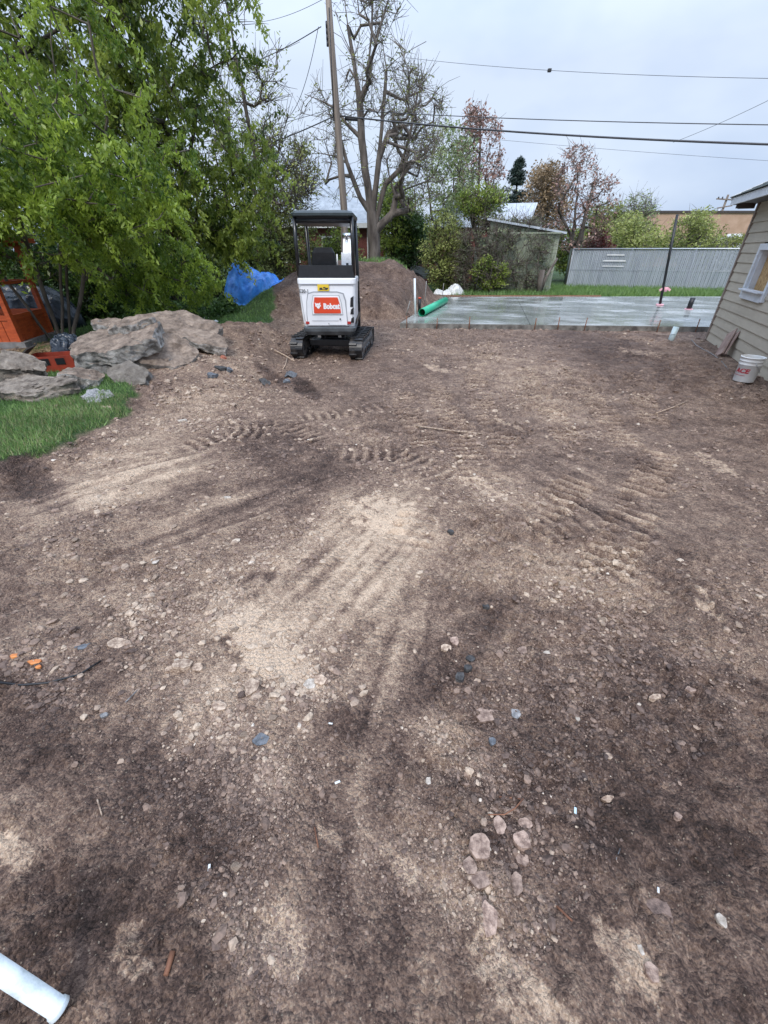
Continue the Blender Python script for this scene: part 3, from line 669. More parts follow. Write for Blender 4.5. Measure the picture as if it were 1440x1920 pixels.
# ---- the big bare tree
def line(Y, *pp): return [A(px, py, Y) for px, py in pp]
Yb = 23.0
bt = A(702, 470, Yb); bt.z = 0
trunks = [[Vector((bt.x, Yb, -.1)), *line(Yb, (702, 470), (697, 400), (685, 320), (678, 260), (675, 190), (668, 150), (662, 110), (652, 50), (645, -10), (640, -60))],
          (line(Yb, (697, 400), (676, 372), (660, 330), (650, 305), (625, 292), (600, 287), (575, 290)), 1),
          (line(Yb, (650, 305), (640, 265), (610, 245), (575, 235)), 1),
          (line(Yb, (678, 260), (650, 232), (632, 205), (605, 190), (570, 176)), 1),
          (line(Yb, (675, 190), (688, 160), (699, 110), (710, 60), (722, 20), (735, -30)), 1),
          (line(Yb, (688, 160), (697, 60), (698, 0), (700, -60)), 1),
          (line(Yb, (697, 400), (705, 350), (711, 300), (718, 210), (725, 130), (716, 70)), 1),
          (line(Yb, (725, 120), (745, 110), (775, 90), (800, 78)), 1),
          (line(Yb, (711, 300), (727, 250), (755, 235), (775, 262), (790, 240), (812, 228)), 1),
          (line(Yb, (706, 430), (722, 345), (750, 318), (768, 255), (779, 195), (790, 150), (800, 110)), 1),
          (line(Yb, (750, 318), (775, 305), (800, 285), (825, 265)), 1),
          (line(Yb, (706, 445), (736, 400), (742, 370), (760, 355), (800, 340)), 1),
          (line(Yb, (742, 370), (729, 330), (725, 300)), 1),
          (line(Yb, (662, 110), (640, 70), (625, 60)), 1), (line(Yb, (662, 110), (640, 55), (628, 20)), 1),
          (line(Yb, (662, 160), (655, 130), (650, 145)), 1)]
def pxtips(n, Y, dy, boxes):
    out = []
    tot = sum(b[4] for b in boxes)
    for x0, y0, x1, y1, wgt in boxes:
        for i in range(int(n * wgt / tot)):
            a_ = rnd.uniform(0, 2 * math.pi); r_ = math.sqrt(rnd.random())
            out.append(tuple(A((x0 + x1) / 2 + (x1 - x0) / 2 * r_ * math.cos(a_), (y0 + y1) / 2 + (y1 - y0) / 2 * r_ * math.sin(a_), Y + rnd.uniform(-dy, dy))))
    return out
tips = pxtips(430, Yb, 2.2, [(740, 120, 835, 300, 3.2), (690, 60, 770, 240, 1.6), (700, 200, 820, 380, 3), (560, 150, 640, 330, 1.3), (630, -60, 760, 90, 1.8), (640, 60, 700, 250, 1), (735, 290, 830, 400, 1.2), (600, 250, 690, 380, .8)])
tree('bare_tree', 'tall dark mostly bare tree with forked trunk behind the soil heap, right of the pole', trunks, tips, M['bark_grey'], M['leaf_olive'], n=7, spread=.3, size=.10, droop=.2, base_r=.32, twigs=5, twig_len=.7, tip_r=.010, step=.5, jit=.07, sides=7, up=.2)

# ---- trees behind
def simple_tree(name, lab, base_px, Y, boxes, n_tips, bark, leaf, n, spread, size, base_r=.14, dy=1.5, group=None, twigs=3, twig_len=.6, tip_r=.012, stems=1, cat='tree', droop=.4, strand=0, top=None):
    bx = A(base_px, 500, Y).x; tips = pxtips(n_tips, Y, dy, boxes)
    zs = [t[2] for t in tips]; zt = max(zs); xs = sum(t[0] for t in tips) / len(tips)
    tips = [(t[0], t[1], max(.3, t[2])) for t in tips]
    trs = []
    for s in range(stems):
        o = (s - (stems - 1) / 2)
        trs.append([Vector((bx + o * .15, Y, -.1)), Vector((bx * .7 + xs * .3 + o * .4, Y, zt * .35)), Vector((xs + o * .9, Y, zt * .85))])
    return tree(name, lab, trs, tips, bark, leaf, n=n, spread=spread, size=size, base_r=base_r, group=group, twigs=twigs, twig_len=twig_len, tip_r=tip_r, droop=droop, cat=cat, step=.5, strand=strand)
simple_tree('poplar_tree', 'light green airy tree behind the big bare tree, right side', 820, 31, [(690, 330, 800, 500, 2), (800, 230, 890, 420, 2.4), (720, 380, 800, 500, 1)], 330, M['bark'], M['leaf_pale'], 26, .6, .18, dy=2.5)
simple_tree('maple_tree', 'reddish budding tree above the grey roofed house', 893, 33, [(850, 200, 945, 400, 3), (870, 190, 900, 260, .5)], 190, M['bark'], M['leaf_pink'], 12, .45, .20, dy=2)
simple_tree('maple_tree', 'broad rust-coloured tree right of the dark conifer', 1015, 38, [(985, 310, 1070, 460, 3), (1000, 300, 1050, 380, 1)], 230, M['bark'], M['leaf_rust'], 30, .7, .22, dy=2.5)
simple_tree('green_tree', 'dark green tree between the soil heap and the house with a brick wall', 765, 27, [(735, 400, 800, 495, 2)], 140, M['bark_dark'], M['leaf_dark'], 45, .5, .17, dy=1.2)
simple_tree('green_tree', 'bright green tree standing behind the trunk of the bare tree', 735, 26.5, [(705, 350, 770, 490, 2)], 120, M['bark_dark'], M['leaf_mid'], 45, .5, .15, dy=1.0)
simple_tree('budding_tree', 'open bare tree with pinkish buds growing beside the old shed', 1072, 27.5, [(1040, 270, 1125, 420, 3), (1100, 320, 1165, 420, 1), (1030, 380, 1130, 470, 1.2)], 200, M['bark'], M['leaf_pink'], 10, .30, .15, base_r=.13, twigs=3, twig_len=.6, tip_r=.009, stems=2)
simple_tree('green_tree', 'mixed green tree behind the fence, left part', 1150, 36, [(1085, 385, 1200, 500, 3)], 150, M['bark'], M['leaf_olive'], 45, .7, .2, dy=2)
simple_tree('green_tree', 'wispy grey-green tree top behind the fence', 1190, 44, [(1150, 360, 1230, 440, 2)], 110, M['bark'], M['leaf_pale'], 10, .6, .2, dy=2, twigs=5, twig_len=1.0)
simple_tree('shrub', 'yellow-green bush rising over the middle of the fence', 1200, 31, [(1140, 405, 1240, 510, 3)], 130, M['bark'], M['leaf_yellow'], 46, .55, .16, dy=1.5, cat='shrub')
simple_tree('shrub', 'dark red-leaved bush looking over the left end of the fence', 1125, 29, [(1100, 430, 1142, 510, 3)], 60, M['bark'], M['leaf_red'], 42, .45, .15, dy=.8, cat='shrub')
simple_tree('green_tree', 'light green young tree right of the black pole, in front of the tan building', 1300, 31, [(1245, 408, 1345, 500, 3), (1290, 395, 1340, 440, 1)], 170, M['bark'], M['leaf_yellow'], 34, .5, .15, dy=1.5)
simple_tree('shrub', 'green hedge bush behind the fence between black pole and building', 1260, 34, [(1225, 430, 1420, 510, 3)], 130, M['bark'], M['leaf_olive'], 40, .6, .18, dy=1, cat='shrub')
simple_tree('shrub', 'pale yellow-green bush in front of the brick house', 838, 23.5, [(790, 395, 870, 530, 3), (800, 440, 880, 550, 2)], 190, M['bark_dark'], M['leaf_yellow'], 40, .38, .12, dy=.9, cat='shrub', stems=3)
simple_tree('shrub', 'bright green bush spreading in front of the grey house roof', 912, 24, [(860, 350, 950, 410, 3)], 90, M['bark'], M['leaf_mid'], 40, .38, .13, dy=.9, cat='shrub', stems=2)
simple_tree('green_tree', 'hazy green treetop behind the conifer and grey roof', 960, 46, [(900, 350, 1000, 460, 2)], 120, M['bark'], M['leaf_olive'], 34, .8, .26, dy=2)
simple_tree('shrub', 'green bush filling the gap between the shed and the fence', 1075, 32, [(1035, 425, 1115, 520, 3)], 110, M['bark'], M['leaf_mid'], 42, .5, .16, dy=1, cat='shrub')
simple_tree(*simple_tree_args, 150, M['bark'], M['leaf_olive'], 26, .35, .11, base_r=.07, dy=1.2)
# conifer
cx, cy = A(962, 400, 42).x, 42.0
o = empty('conifer_tree', (cx, cy, 0), 'dark blue-green conifer between the reddish and the rust-coloured trees', 'tree')
MB().tube([(0, 0, -.1), (0, 0, 7.9)], [.2, .03], 7).build('trunk', M['bark_dark'], o)
C = []
for i in range(95):
    h = rnd.random() ** .85; a_ = rnd.uniform(0, 6.28); ln = (1 - h) * 2.9 * rnd.uniform(.55, 1.15) + .15
    for k_ in range(7):
        f = (k_ + 1) / 7; C.append((ln * f * math.cos(a_), ln * f * math.sin(a_), 1.3 + 6.6 * h + f * ln * .25 - f * f * ln * .15))
V, F, t = leaves(C, 18, .26, .20, .3, .5); np_mesh('crown', V, F, M['needle'], o, attrs={'tint': t})

# ------------------------------------------------------------------ utility poles and wires
PY = 20.0
pb = A(647, 478, PY); ptop = A(612, -60, PY); pbase = Vector((A(646, 470, PY).x, PY, -.1))
up_ = empty('utility_pole', (pbase.x, PY, 0), 'tall weathered wooden utility pole leaning left beside the bare tree', 'utility pole')
off = Vector((pbase.x, PY, 0))
pts = [pbase - off, A(646, 470, PY) - off, A(645, 390, PY) - off, A(632, 220, PY) - off, A(620, 60, PY) - off, ptop - off]
MB().tube(pts, [.15, .145, .135, .12, .105, .095], 14).build('shaft', M['pole_wood'], up_)
M['iron'] = mat('dark_iron', (.02, .02, .022), (.06, .06, .065), 20, .5, metal=.3)
M['galv'] = mat('galvanised', (.38, .40, .42), (.55, .57, .60), 30, .42, metal=.6)
for py in (40, 52, 64, 76):
    c = A(612 + (py - 40) * .05, py, PY) - off
    MB().tube([c, c + Vector((0, -.02, -.14))], .035, 7).build('insulator', M['iron'], up_)
c = A(642, 223, PY) - off
MB().tube([c + Vector((.1, -.05, 0)), c + Vector((.55, -.1, -.03))], .055, 8).build('cable_clamp', M['iron'], up_)
c = A(630, 140, PY) - off
MB().tube([c + Vector((-.14, -.1, -1.2)), c + Vector((-.12, -.1, 1.5))], .02, 6).build('ground_wire', M['iron'], up_)
M['cable'] = mat('cable_black', (.03, .03, .035), (.05, .05, .056), 10, .5)
def wire(a, b, r, sg, lab, extra=None):
    mb = MB(); mb.tube(sag(a, b, sg, 24), r, 6); o = mb.build('wire', M['cable']); tag(o, lab, 'wire'); return o
wire(A(636, 217, PY), A(1620, 276, 11.5), .022, .12, 'thickest black cable running right from the pole across the sky')
wire(A(636, 205, PY), A(1620, 236, 12.0), .010, .08, 'thin black wire just above the thickest cable')
wire(A(760, 108, 26), A(1620, 149, 15.0), .006, .15, 'uppermost thin wire with a small dark splice ball in the right sky')
wa, wb = A(760, 108, 26), A(1620, 149, 15.0)
c = min((q for q in sag(wa, wb, .15, 400)), key=lambda q: abs(720 + FPX * q.x / (q.y * CT - (q.z - CAM_H) * ST) - 1031)); MB().box(c, (.14, .1, .1), bev=.03).build('splice', M['iron']).parent = None
bpy.data.objects['splice'].parent = bpy.data.objects['wire.002']
wire(A(650, 232, 21), A(1620, 312, 16), .004, .1, 'faintest thin wire below the thickest cable')
wire(A(1262, 267, 14.3), A(1560, 128, 9.0), .004, .05, 'thin slanting wire rising to the right from the thick cable')
wire(A(628, 217, PY), A(300, 318, 24), .018, .25, 'cable running left from the pole behind the leafy trees')
wire(A(624, 203, PY), A(300, 262, 24), .008, .2, 'thin wire left of the pole above the left cable')
wire(A(602, 50, PY), A(440, 128, 26), .014, .1, 'dark line slanting down left from near the pole top')
wire(A(597, 50, PY), A(545, 215, 22), .010, .3, 'loose curved drop line hanging from the upper left line')
wire(A(612, -5, PY), A(480, 42, 26), .007, .1, 'faint line at the top edge going left from the pole')
# distant pole
dp = A(1343, 420, 78); o = empty('utility_pole', (dp.x, 78, 0), 'small distant utility pole with crossarm above the tan building', 'utility pole')
zt = A(1346, 365, 78).z
MB().tube([(0, 0, -.1), (.25, 0, zt)], [.2, .15], 8).build('shaft', M['pole_wood'], o)
MB().box((.2, -.2, zt - .6), (3.3, .14, .16), rot=(0, .05, 0)).build('crossarm', M['pole_wood'], o)
MB().box((.2, -.2, zt - 1.5), (2.2, .14, .16), rot=(0, -.15, 0)).build('crossarm', M['pole_wood'], o)
for dx in (-1.4, -.8, 1.0, 1.6): MB().lathe([(.0, 0), (.09, .02), (.11, .12), (.05, .25), (0, .26)], (.2 + dx, -.2, zt - .5), 8).build('insulator', M['iron'], o)
MB().tube([(-.5, -.25, zt - 2.6), (-.5, -.25, zt - 1.8)], .25, 10).build('transformer', M['galv'], o)

# ------------------------------------------------------------------ far buildings
M['roof_grey'] = mat('roof_grey', (.23, .26, .29), (.36, .40, .44), 3, .6, bump=.02, bscale=20)
M['roof_metal'] = mat('roof_metal', (.36, .40, .44), (.50, .54, .58), 3, .45)
M['brick_wall'] = mat('brick_wall', (.12, .035, .03), (.22, .075, .06), 6, .85)
M['trim_white'] = mat('trim_white', (.62, .62, .6), (.75, .75, .74), 6, .6)
M['tan_wall'] = mat('tan_wall', (.42, .27, .18), (.52, .35, .25), 1.2, .85, lo=.3, hi=.7)
M['dark_glass'] = mat('dark_glass', (.02, .024, .028), (.05, .055, .06), 3, .15)
M['dark_trim'] = mat('dark_trim', (.05, .04, .035), (.09, .07, .06), 5, .7)
# left house: hip roof seen above the digger
Y = 28.0; o = empty('house', (-2.6, 31, 0), 'house with blue-grey hip roof and dark brick wall behind the digger canopy', 'house')
x0, x1, y0, y1, ze = -7.4, .1, 28.0, 35.5, 3.0; ox, oy = -2.6, 31
def LV(x, y, z): return Vector((x - ox, y - oy, z))
mb = MB()
e0, e1, e2, e3 = LV(x0 - .4, y0 - .4, ze), LV(x1 + .4, y0 - .4, ze), LV(x1 + .4, y1 + .4, ze), LV(x0 - .4, y1 + .4, ze)
r0, r1 = LV(-3.9, 31.2, 5.2), LV(-3.4, 32.2, 5.2)
mb.quad(e0, e1, r1, r0); mb.quad(e1, e2, r1 + Vector((0, .001, 0)), r1); mb.quad(e2, e3, r0, r1); mb.quad(e3, e0, r0, r0 + Vector((0, -.001, 0)))
mb.quad(e0, e3, e2, e1); mb.build('roof', M['roof_grey'], o)
mb = MB(); mb.box(LV((x0 + x1) / 2, y0 - .42, ze - .08), (x1 - x0 + .9, .05, .22)); mb.build('fascia', M['trim_white'], o)
mb = MB(); mb.box(LV((x0 + x1) / 2, (y0 + y1) / 2, ze / 2), (x1 - x0, y1 - y0, ze - .06)); mb.build('wall', M['brick_wall'], o)
f = MB().box(LV(-.9, y0 - .03, 1.5), (.12, .1, 2.6)).build('pilaster', M['trim_white'], o)
for x in (-3.0, -5.4):
    f = MB().box(LV(x, y0 - .02, 1.8), (1.1, .08, 1.3)).build('window', M['trim_white'], o); MB().box(LV(x, y0 - .07, 1.8), (.92, .04, 1.12)).build('pane', M['dark_glass'], f)
# brick house with pale metal roof
Y = 30.0; o = empty('house', (6, 32, 0), 'brick house with pale grey metal roof half hidden by bushes', 'house'); ox, oy = 6, 32
ex0, ex1 = A(780, 425, Y).x, A(985, 425, Y).x; zr = A(880, 426, Y).z; zt = A(880, 386, 34).z
mb = MB(); mb.quad(LV(ex0, Y, zr), LV(ex1 + .2, Y, zr), LV(ex1 + 1.6, 33.6, zt + .15), LV(ex0 + 1.9, 33.6, zt)); mb.quad(LV(ex0 + 1.9, 33.6, zt), LV(ex1 + 1.6, 33.6, zt + .15), LV(ex1 + .2, 37, zr), LV(ex0, 37, zr))
mb.quad(LV(ex0, Y, zr), LV(ex0 + 1.9, 33.6, zt), LV(ex0, 37, zr)) if False else None
mb.build('roof', M['roof_metal'], o)
for k in range(9):                            # standing seams
    f = (k + .5) / 9; a = LV(ex0 + (ex1 - ex0) * f, Y, zr + .04); b = LV(ex0 + 1.9 + (ex1 - ex0 - .4) * f, 33.6, zt + .05); MB().tube([a, b], .035, 4).build('roof_seam', M['roof_metal'], o)
MB().box(LV((ex0 + ex1) / 2 + .2, 33.3, zr / 2 - .03), (ex1 - ex0 - .5, 6, zr)).build('wall', M['brick_wall'], o)
for px in (862, 905):
    xx = A(px, 450, Y).x; f = MB().box(LV(xx, 30.26, 1.9), (.5, .1, 1.0)).build('window', M['trim_white'], o); MB().box(LV(xx, 30.19, 1.9), (.36, .05, .84)).build('pane', M['dark_glass'], f)
# tan commercial building
o = empty('commercial_building', (40, 64, 0), 'long flat-roofed tan building beyond the fence at right', 'building'); ox, oy = 40, 64
xa, xb, zl = A(1185, 400, 62).x, A(1185, 400, 62).x + 36, A(1300, 397, 60).z
mb = MB(); mb.box(LV((xa + xb) / 2, 68, zl / 2), (xb - xa, 12, zl)); mb.build('wall', M['tan_wall'], o)
MB().box(LV((xa + xb) / 2, 68, zl + .12), (xb - xa + .3, 12.3, .22)).build('parapet_cap', M['dark_trim'], o)
MB().box(LV(xa + 15.3, 61.9, 3.9), (.9, .12, 1.3)).build('wall_vent', M['trim_white'], o)
# camper / RV
rx = A(1365, 445, 50); o = empty('camper_van', (rx.x, 50, 0), 'white camper roof showing above the fence in front of the tan building', 'camper')
zz = rx.z
MB().box((0, 0, zz - 1.3), (5.2, 2.4, 2.5), bev=.15).build('body', M['trim_white'], o)
MB().box((.6, 0, zz + .12), (1.1, .8, .34), bev=.1).build('roof_unit', M['trim_white'], o)
for dx in (-1.6, .2): 
    f = MB().box((dx, -1.21, zz - .75), (1.0, .06, .42)).build('window', M['dark_glass'], o)
MB().box((0, -1.215, zz - .25), (5.0, .04, .09)).build('trim_strip', M['dark_trim'], o)
o = empty('small_house', (A(1388, 450, 47).x, 47, 0), 'small gabled outbuilding peak beside the camper', 'outbuilding')
z2 = A(1380, 444, 47).z
MB().prism([(-1.6, 0), (1.6, 0), (1.6, z2 - 1.0), (0, z2 - .1), (-1.6, z2 - 1.0)], 2.4, Matrix.Rotation(R(90), 4, 'X')).build('wall', M['trim_white'], o)
mb = MB(); mb.quad((-1.9, -.2, z2 - 1.12), (0, -.2, z2), (0, 2.6, z2), (-1.9, 2.6, z2 - 1.12)); mb.quad((0, -.2, z2), (1.9, -.2, z2 - 1.12), (1.9, 2.6, z2 - 1.12), (0, 2.6, z2)); mb.build('roof', M['dark_trim'], o)

# old shed under creepers
M['shed_green'] = mat('shed_green', (.22, .25, .18), (.36, .39, .29), 3, .85, bump=.006, stretch=(4, 4, .4))
M['shed_door'] = mat('shed_door', (.34, .36, .30), (.50, .50, .42), 3, .8)
s0 = A(905, 545, 22.9); s1 = A(1016, 545, 22.9); o = empty('shed', (s0.x, 22.9, 0), 'old grey-green shed smothered in creeper at the back of the slab', 'shed'); ox, oy = s0.x, 22.9
W = s1.x - s0.x + .35; D = 3.4; zl0, zl1 = A(905, 414, 22.9).z, A(1030, 440, 22.9).z
nb = 16
for k in range(nb):
    f = (k + .5) / nb; MB().box((W * f, 0, (zl0 * (1 - f) + zl1 * f) / 2), (W / nb - .012, .04 + .012 * (k % 2), (zl0 * (1 - f) + zl1 * f))).build('plank', M['shed_green'], o)
MB().box((W / 2, D / 2, zl1 / 2 - .02), (W - .06, D - .1, zl1 - .1)).build('wall', M['shed_green'], o)
MB().box((W + .02, .55, zl1 / 2), (.05, 1.0, zl1 - .12)).build('door', M['shed_door'], o)
MB().box((W + .02, D / 2 + .6, zl1 / 2), (.04, D - 1.2, zl1 - .1)).build('side_wall', M['shed_green'], o)
mb = MB(); mb.quad((-.2, -.2, zl0 + .02), (W + .25, -.2, zl1 + .02), (W + .25, D + .2, zl1 + .02), (-.2, D + .2, zl0 + .02)); mb.quad((-.2, -.2, zl0 + .10), (W + .25, -.2, zl1 + .10), (W + .25, D + .2, zl1 + .10), (-.2, D + .2, zl0 + .10))
mb.quad((-.2, -.2, zl0 + .02), (W + .25, -.2, zl1 + .02), (W + .25, -.2, zl1 + .10), (-.2, -.2, zl0 + .10)); mb.quad((W + .25, -.2, zl1 + .02), (W + .25, D + .2, zl1 + .02), (W + .25, D + .2, zl1 + .10), (W + .25, -.2, zl1 + .10))
mb.build('roof', M['roof_metal'], o)
MB().box((W / 2, -.215, zl1 + .06), (W, .02, .05)).build('eave_strip', M['shed_green'], o)
# creeper
cz = Vector((s0.x - .9, 22.5, 0))
trs = []
for k in range(8):
    x = k * .5; trs.append([cz + Vector((x, rnd.uniform(-.2, .1), -.05)), cz + Vector((x + rnd.uniform(-.5, .6), -.1, 1.2)), cz + Vector((x + rnd.uniform(-.8, 1.0), .1, 2.3))])
tips = [tuple(cz + Vector((-.4 + 4.3 * rnd.random() ** 2.0, rnd.uniform(-.35, .25), rnd.uniform(.1, 2.5)))) for i in range(230)] + [tuple(cz + Vector((rnd.uniform(.3, 3.4), rnd.uniform(.3, 1.8), rnd.uniform(2.5, 3.0)))) for i in range(90)]
tree('creeper', 'tangled grey-brown creeper covering the front of the old shed', trs, tips, M['bark'], M['vine'], n=16, spread=.28, size=.10, base_r=.04, cat='creeper', crown='foliage', twigs=8, twig_len=.65, tip_r=.009, step=.4, jit=.2, droop=.8)
simple_tree('shrub', 'low green bush at the foot of the creeper behind the white plastic sheet', 920, 22.0, [(885, 480, 950, 545, 3)], 80, M['bark'], M['leaf_mid'], 34, .25, .11, dy=.4, cat='shrub')
# cut limb leaning by the shed
a, b_ = A(1012, 545, 22.2), A(1045, 484, 22.2); a.z = 0
mb = MB(); mb.tube([a, a.lerp(b_, .45) + Vector((-.08, 0, 0)), b_], [.1, .075, .05], 8); o = mb.build('cut_limb', M['bark_grey']); tag(o, 'grey cut limb leaning against the right end of the shed', 'branch')
mb = MB(); p = A(1013, 530, 22.1); mb.tube([(p.x, 22.1, 0), (p.x, 22.1, 1.0)], .12, 10); tag(mb.build('wooden_post', M['bark_grey']), 'short grey post at the right corner of the shed', 'post')
for px, py, lab in ((945, 519, 'upper cut branch stub with pale end in the creeper'), (935, 530, 'lower cut branch stub with pale end in the creeper')):
    p = A(px, py, 21.9); o = empty('branch_stub', p, lab, 'branch')
    MB().tube([(-.1, .4, -.12), (0, 0, 0)], [.06, .065], 9).build('limb', M['bark_dark'], o); MB().tube([(0, 0, 0), (.003, -.012, .003)], [.058, .054], 9).build('cut_end', M['stone_tan'], o)
# parked car glimpsed over the soil heap
cp = A(738, 485, 27); o = empty('parked_car', (cp.x, 27, 0), 'silver car roof and windscreen glimpsed over the soil heap right of the big trunk', 'car')
M['car_paint'] = mat('car_paint', (.45, .47, .5), (.5, .52, .55), 3, .3, metal=.5, coat=.5)
prof = [(-2.1, .35), (2.1, .35), (2.15, .75), (1.9, .9), (1.2, 1.0), (.6, 1.42), (-.8, 1.45), (-1.5, 1.05), (-2.1, .98)]
MB().prism(prof, 1.7, Matrix.Translation((0, .85, 0)) @ Matrix.Rotation(R(90), 4, 'X')).build('body', M['car_paint'], o)
MB().prism([(-1.15, 1.02), (.95, 1.02), (.5, 1.37), (-.7, 1.39)], 1.74, Matrix.Translation((0, .87, 0)) @ Matrix.Rotation(R(90), 4, 'X')).build('windows', M['dark_glass'], o)
for sx_ in (-1.35, 1.35):
    for sy_ in (-.86, .66): MB().tube([(sx_, sy_, .33), (sx_, sy_ + .2, .33)], .33, 18).build('wheel', M['cable'], o)

# ------------------------------------------------------------------ chain link fence with slats
M['slat'] = mat('slat_grey', (.30, .335, .37), (.46, .50, .54), 1.6, .5, stretch=(8, 8, .5), obj_random=.1)
fa, fb = Vector((10.35, 26.6, 0)), Vector((17.6, 23.9, 0)); fb2 = fa + (fb - fa) * 2.2
fd = (fb2 - fa).normalized(); FLn = (fb2 - fa).length; ang = math.atan2(fd.y, fd.x)
fe = empty('privacy_fence', fa, 'grey chain link fence filled with privacy slats behind the slab', 'fence', rz=ang)
HF = 1.83; n = int(FLn / .085)
V = []; F = []
for i in range(n):
    x = i * .085; h = HF - .05; y = .02 * (i % 2) + rnd.uniform(-.004, .004)
    b0 = len(V)
    for z in (.03, h):
        V += [(x, y, z), (x + .072, y, z), (x + .072, y + .01, z), (x, y + .01, z)]
    F += [(b0, b0 + 1, b0 + 5, b0 + 4), (b0 + 1, b0 + 2, b0 + 6, b0 + 5), (b0 + 2, b0 + 3, b0 + 7, b0 + 6), (b0 + 3, b0, b0 + 4, b0 + 7), (b0 + 4, b0 + 5, b0 + 6, b0 + 7)]
o = np_mesh('privacy_slats', V, F, M['slat'], fe); o['kind'] = 'stuff'
MB().tube([(0, -.03, HF), (FLn, -.03, HF)], .03, 8).build('top_rail', M['galv'], fe)
MB().tube([(0, -.03, HF * .47), (FLn, -.03, HF * .47)], .006, 5).build('tension_wire', M['galv'], fe)
for i in range(int(FLn / 2.9) + 1): MB().tube([(i * 2.9, .06, -.05), (i * 2.9, .06, HF + .04)], .032, 8).build('post', M['galv'], fe)
mb = MB()                                    # the chain link mesh, thin diagonals
for i in range(-int(HF / .12), int(FLn / .12)):
    for s_ in (1, -1):
        xs_, xe_ = (i * .12, i * .12 + HF) if s_ > 0 else (i * .12 + HF, i * .12)
        za, zb = .02, HF - .02
        ta = max(0, (0 - xs_) / (xe_ - xs_)) if xe_ != xs_ else 0
        pa, pb_ = Vector((xs_, -.035, za)), Vector((xe_, -.035, zb))
        if min(xs_, xe_) < 0 or max(xs_, xe_) > FLn: continue
        mb.tube([pa, pb_], .0035, 3, cap=False)
o = mb.build('chain_link', M['galv'], fe); o['kind'] = 'stuff'
for px, py, w_, h_ in ((1147, 478, .85, .10), (1147, 489, 1.1, .12), (1148, 499, 1.05, .08)):
    p = G(px, 540); tt = ((p - fa).dot(fd)); zz = A(px, py, (fa + fd * 2.1).y).z
    MB().box((2.15, -.05, zz), (w_, .006, h_ * .5)).build('pale_strip', M['trim_white'], fe)
# fence returning to the back at its left end
M['dark_green_metal'] = mat('dark_green_metal', (.02, .035, .028), (.05, .07, .055), 8, .6)
mb = MB(); mb.tube([(-.12, .0, -.05), (-.12, 0, HF)], .05, 8); mb.build('end_post', M['dark_green_metal'], fe)

# ------------------------------------------------------------------ grey-beige house at the right
M['siding'] = mat('siding', (.43, .37, .285), (.50, .435, .335), 2.2, .65, bump=.0015, bscale=60, stretch=(1, 1, 3), obj_random=.04)
M['trimb'] = mat('trim_brown', (.22, .165, .13), (.30, .235, .19), 5, .7)
M['win_white'] = mat('window_white', (.62, .64, .66), (.74, .75, .77), 5, .5)
M['osb'] = mat('osb_board', (.32, .17, .06), (.62, .42, .20), 34, .75, bump=.002, detail=2, stretch=(1, 1, .5))
M['roof_shingle'] = mat('roof_shingle', (.07, .085, .08), (.14, .16, .15), 14, .85, bump=.006)
hc = Vector((7.59, 10.32, 0)); hd = Vector((-1.47, -3.68, 0)).normalized()
nrm = Vector((hd.y, -hd.x, 0)); nrm = nrm if nrm.x < 0 else -nrm          # faces the yard (left)
HO = empty('beige_house', hc, 'small beige lap-sided house at the right edge with boarded window', 'house')
HO.matrix_world = Matrix(((hd.x, nrm.x, 0, hc.x), (hd.y, nrm.y, 0, hc.y), (0, 0, 1, 0), (0, 0, 0, 1)))
HO.matrix_world = Matrix(((hd.x, -nrm.x, 0, hc.x), (hd.y, -nrm.y, 0, hc.y), (0, 0, 1, 0), (0, 0, 0, 1))) if hd.cross(-nrm).z > 0 else Matrix(((hd.x, nrm.x, 0, hc.x), (hd.y, nrm.y, 0, hc.y), (0, 0, 1, 0), (0, 0, 0, 1)))
OUT = 1 if hd.cross(nrm).z > 0 else -1        # local y sign that points outward
def wall_uv(px, py):                          # sight line meets the wall plane: distance along the wall, height
    d = ray(px, py); t = (hc - Vector((0, 0, CAM_H))).dot(nrm) / d.dot(nrm)
    p = Vector((0, 0, CAM_H)) + d * t; return (p - hc).dot(hd), p.z
u0, zb = wall_uv(1392, 556); _, ztp = wall_uv(1428, 457)
WU0, WZ0, WZ1 = u0 + .0, zb, ztp; WU1 = WU0 + 1.25
WL = 7.5; EH = 2.62; BH = .172; k = 0; z = .0
while z < EH:
    segs = [(0.05, WL)]
    if z + BH * .35 > WZ0 + .02 and z < WZ1 - .02: segs = [(0.05, WU0 + .03), (WU1 - .03, WL)]
    for a_, b2 in segs:
        # cut long runs into boards with butt joints
        cuts = [a_]
        x = a_ + 3.6 - (k % 3) * 1.1
        while x < b2 - .6: cuts.append(x); x += 3.6
        cuts.append(b2)
        for c0, c1 in zip(cuts, cuts[1:]):
            mb = MB(); xs0, xs1 = c0 + .001, c1 - .001; z0 = z; z1 = min(z + BH + .02, EH + .02)
            pr = [(OUT * .006, z1), (OUT * .030, z0), (OUT * .012, z0), (-OUT * .004, z1)]
            va = [mb.bm.verts.new((xs0, y_, z_)) for y_, z_ in pr]; vb = [mb.bm.verts.new((xs1, y_, z_)) for y_, z_ in pr]
            mb.bm.faces.new(va); mb.bm.faces.new(vb[::-1])
            for q in range(4): mb.bm.faces.new((va[q], vb[q], vb[(q + 1) % 4], va[(q + 1) % 4]))
            mb.build('siding_board', M['siding'], HO)
    z += BH; k += 1
